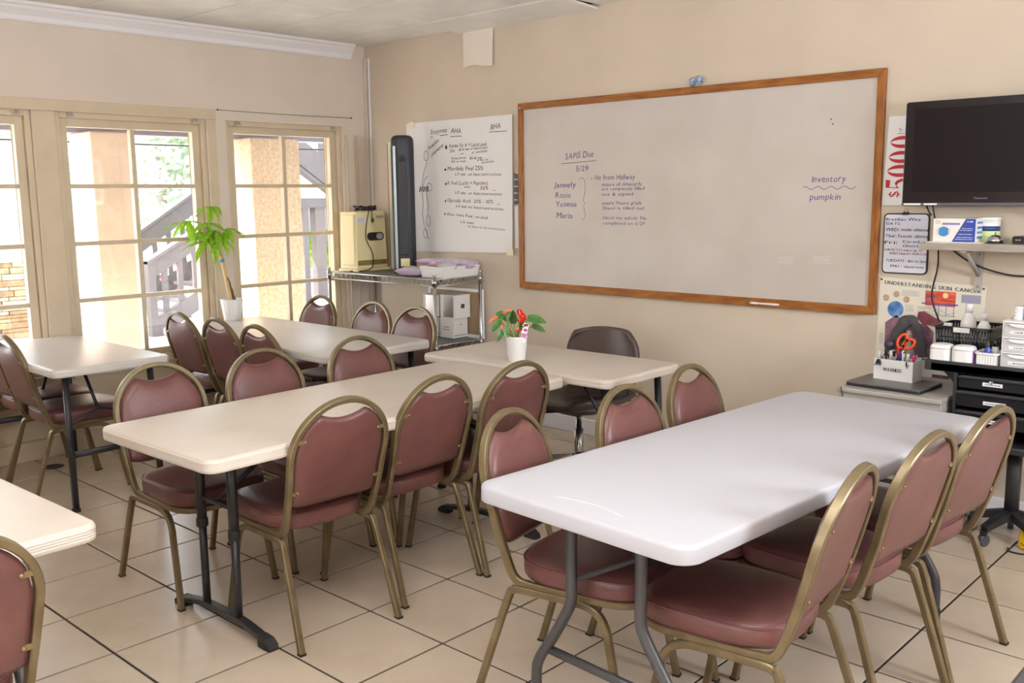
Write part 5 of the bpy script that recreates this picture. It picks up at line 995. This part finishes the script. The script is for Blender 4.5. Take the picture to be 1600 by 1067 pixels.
rail_board(.12, 1.00, 2.0, 1.00 + .62 * 1.88, .045, -1.19, -1.05, 'handrail'); rail_board(.12, .955, 2.0, .955 + .62 * 1.88, .25, -1.14, -1.09, 'rail_board'); rail_board(.06, .20, 2.0, .20 + SL * 1.94, .24, -1.14, -1.09, 'stringer')
for k in range(9): y = .25 + .20 * k; MB().box((-1.135, y, .20 + SL * (y - .06) - .02), (-1.095, y + .065, .75 + .62 * (y - .12))).build('baluster', M['railg'], st)
for k in range(6): MB().box((-1.09, .25 + .31 * k, .165 + .167 * k), (-.04, .56 + .31 * k, .205 + .167 * k)).build('tread', M['railg'], st)
# upper flight and landing behind the corner window
up = thing('upper_stair_flight', 'grey boarded upper stair flight with landing beyond the corner window', 'staircase', (-5.3, 3.05, GZ))
def ub(y0, z0, y1, z1, h, x0, x1, nm): MB().prism([(y0, z0 - h), (y1, z1 - h), (y1, z1), (y0, z0)], x0, x1, 'x').build(nm, M['railg'], up, bevel=.004)
ub(-.45, 2.716, 1.4, 1.52, .38, -.05, .05, 'side_board'); ub(-.45, 2.296, 1.4, 1.10, .05, -.04, .10, 'lower_rail'); ub(-.45, 3.206, 1.4, 2.01, .06, -.04, .04, 'handrail')
for k in range(5): y = -.41 + .36 * k; MB().box((-.03, y, 3.40 - .647 * (y + 1.6)), (.03, y + .10, 3.92 - .647 * (y + 1.6))).build('baluster', M['railg'], up)
MB().box((-.6, -.4, 1.47), (0.05, 2.2, 1.60)).build('landing_beam', M['railg'], up); MB().box((-1.2, -.4, 1.13), (-1.1, 2.2, 1.47)).build('landing_wall', M['soffit'], up)
for y in (.0, .21): MB().box((-.09, y, 0), (.04, y + (.09 if y == 0 else .17), 1.47)).build('post', M['railg'], up)
MB().box((-.25, .10, 0), (.20, .60, .20)).build('post_base', M['conc'], up); MB().prism([(.38, 1.0), (.95, .45), (.95, .57), (.38, 1.12)], -.04, .03, 'x').build('knee_brace', M['railg'], up)
# cafe tables, trees, shrubs, cable
for k, (x, y, z_, r_) in enumerate(((-8.9, 3.45, .50, .48), (-8.0, 2.55, .38, .46), (-7.3, 1.75, .26, .46))):
    t = thing('outdoor_table', ('farthest round white table with red rim beyond the stair balusters', 'middle round white table with red rim beyond the stair balusters', 'lowest round white table with red rim beyond stair balusters')[k], 'table', (x, y, GZ), 0, 'round tables outside'); MB().lathe([(0, z_ + .10), (r_, z_ + .10), (r_, z_ + .16), (0, z_ + .17)], 28).build('top', M['whitetab'], t); MB().lathe([(r_ * .9, z_ - .02), (r_ * .92, z_ + .10), (0, z_ + .10)], 28).build('red_rim', M['redtab'], t); MB().lathe([(.25, 0), (.25, .02), (.04, .05), (.04, z_ + .1)], 12).build('pedestal', M['conc'], t)
def foliage(t, c, r, n, s_, m, seed):
    rg = random.Random(seed); mb = MB(); c = Vector(c)
    blobs = [(c + Vector((rg.uniform(-1, 1) * r[0] * .6, rg.uniform(-1, 1) * r[1] * .6, rg.uniform(-1, 1) * r[2] * .6)), rg.uniform(.35, .6)) for _ in range(9)]
    for _ in range(n):
        b, k = rg.choice(blobs); d = Vector((rg.gauss(0, 1), rg.gauss(0, 1), rg.gauss(0, 1))).normalized() * (rg.uniform(.6, 1.05) * k); p = b + Vector((d.x * r[0], d.y * r[1], d.z * r[2]))
        a = Vector((rg.gauss(0, 1), rg.gauss(0, 1), rg.gauss(0, 1))).normalized() * s_; e = a.cross(Vector((rg.gauss(0, 1), rg.gauss(0, 1), rg.gauss(0, 1)))).normalized() * s_ * .5
        mb.add([p - a, p + e, p + a, p - e], [(0, 1, 2, 3)])
    f = mb.build('foliage', m, t, keep=True); f['kind'] = 'stuff'; return f
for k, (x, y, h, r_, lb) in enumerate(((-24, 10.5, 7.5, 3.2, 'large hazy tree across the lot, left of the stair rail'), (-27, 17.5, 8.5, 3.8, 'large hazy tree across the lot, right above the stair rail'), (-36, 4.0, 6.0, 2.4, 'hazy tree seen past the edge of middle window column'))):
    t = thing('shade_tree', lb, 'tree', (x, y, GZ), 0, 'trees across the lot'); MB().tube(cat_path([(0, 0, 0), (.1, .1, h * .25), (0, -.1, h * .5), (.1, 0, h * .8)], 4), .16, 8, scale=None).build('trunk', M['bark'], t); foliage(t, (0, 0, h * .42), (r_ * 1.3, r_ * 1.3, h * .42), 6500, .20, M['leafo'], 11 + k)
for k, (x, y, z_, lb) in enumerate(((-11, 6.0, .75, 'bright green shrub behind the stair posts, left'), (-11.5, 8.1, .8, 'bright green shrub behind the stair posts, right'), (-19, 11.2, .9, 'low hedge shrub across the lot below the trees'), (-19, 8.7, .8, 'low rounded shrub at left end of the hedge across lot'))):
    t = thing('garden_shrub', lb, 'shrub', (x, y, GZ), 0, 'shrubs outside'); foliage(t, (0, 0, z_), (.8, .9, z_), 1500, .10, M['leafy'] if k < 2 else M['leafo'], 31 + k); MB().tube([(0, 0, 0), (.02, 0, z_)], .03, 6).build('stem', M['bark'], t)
tag(MB().tube([(-1.5, -3 + .4 * k, 2.0 - .01 * math.sin(PI * k / 12)) for k in range(13)], .006, 6).build('overhead_cable', M['cable']), 'thin dark cable running under roof edge outside the windows', 'cable')
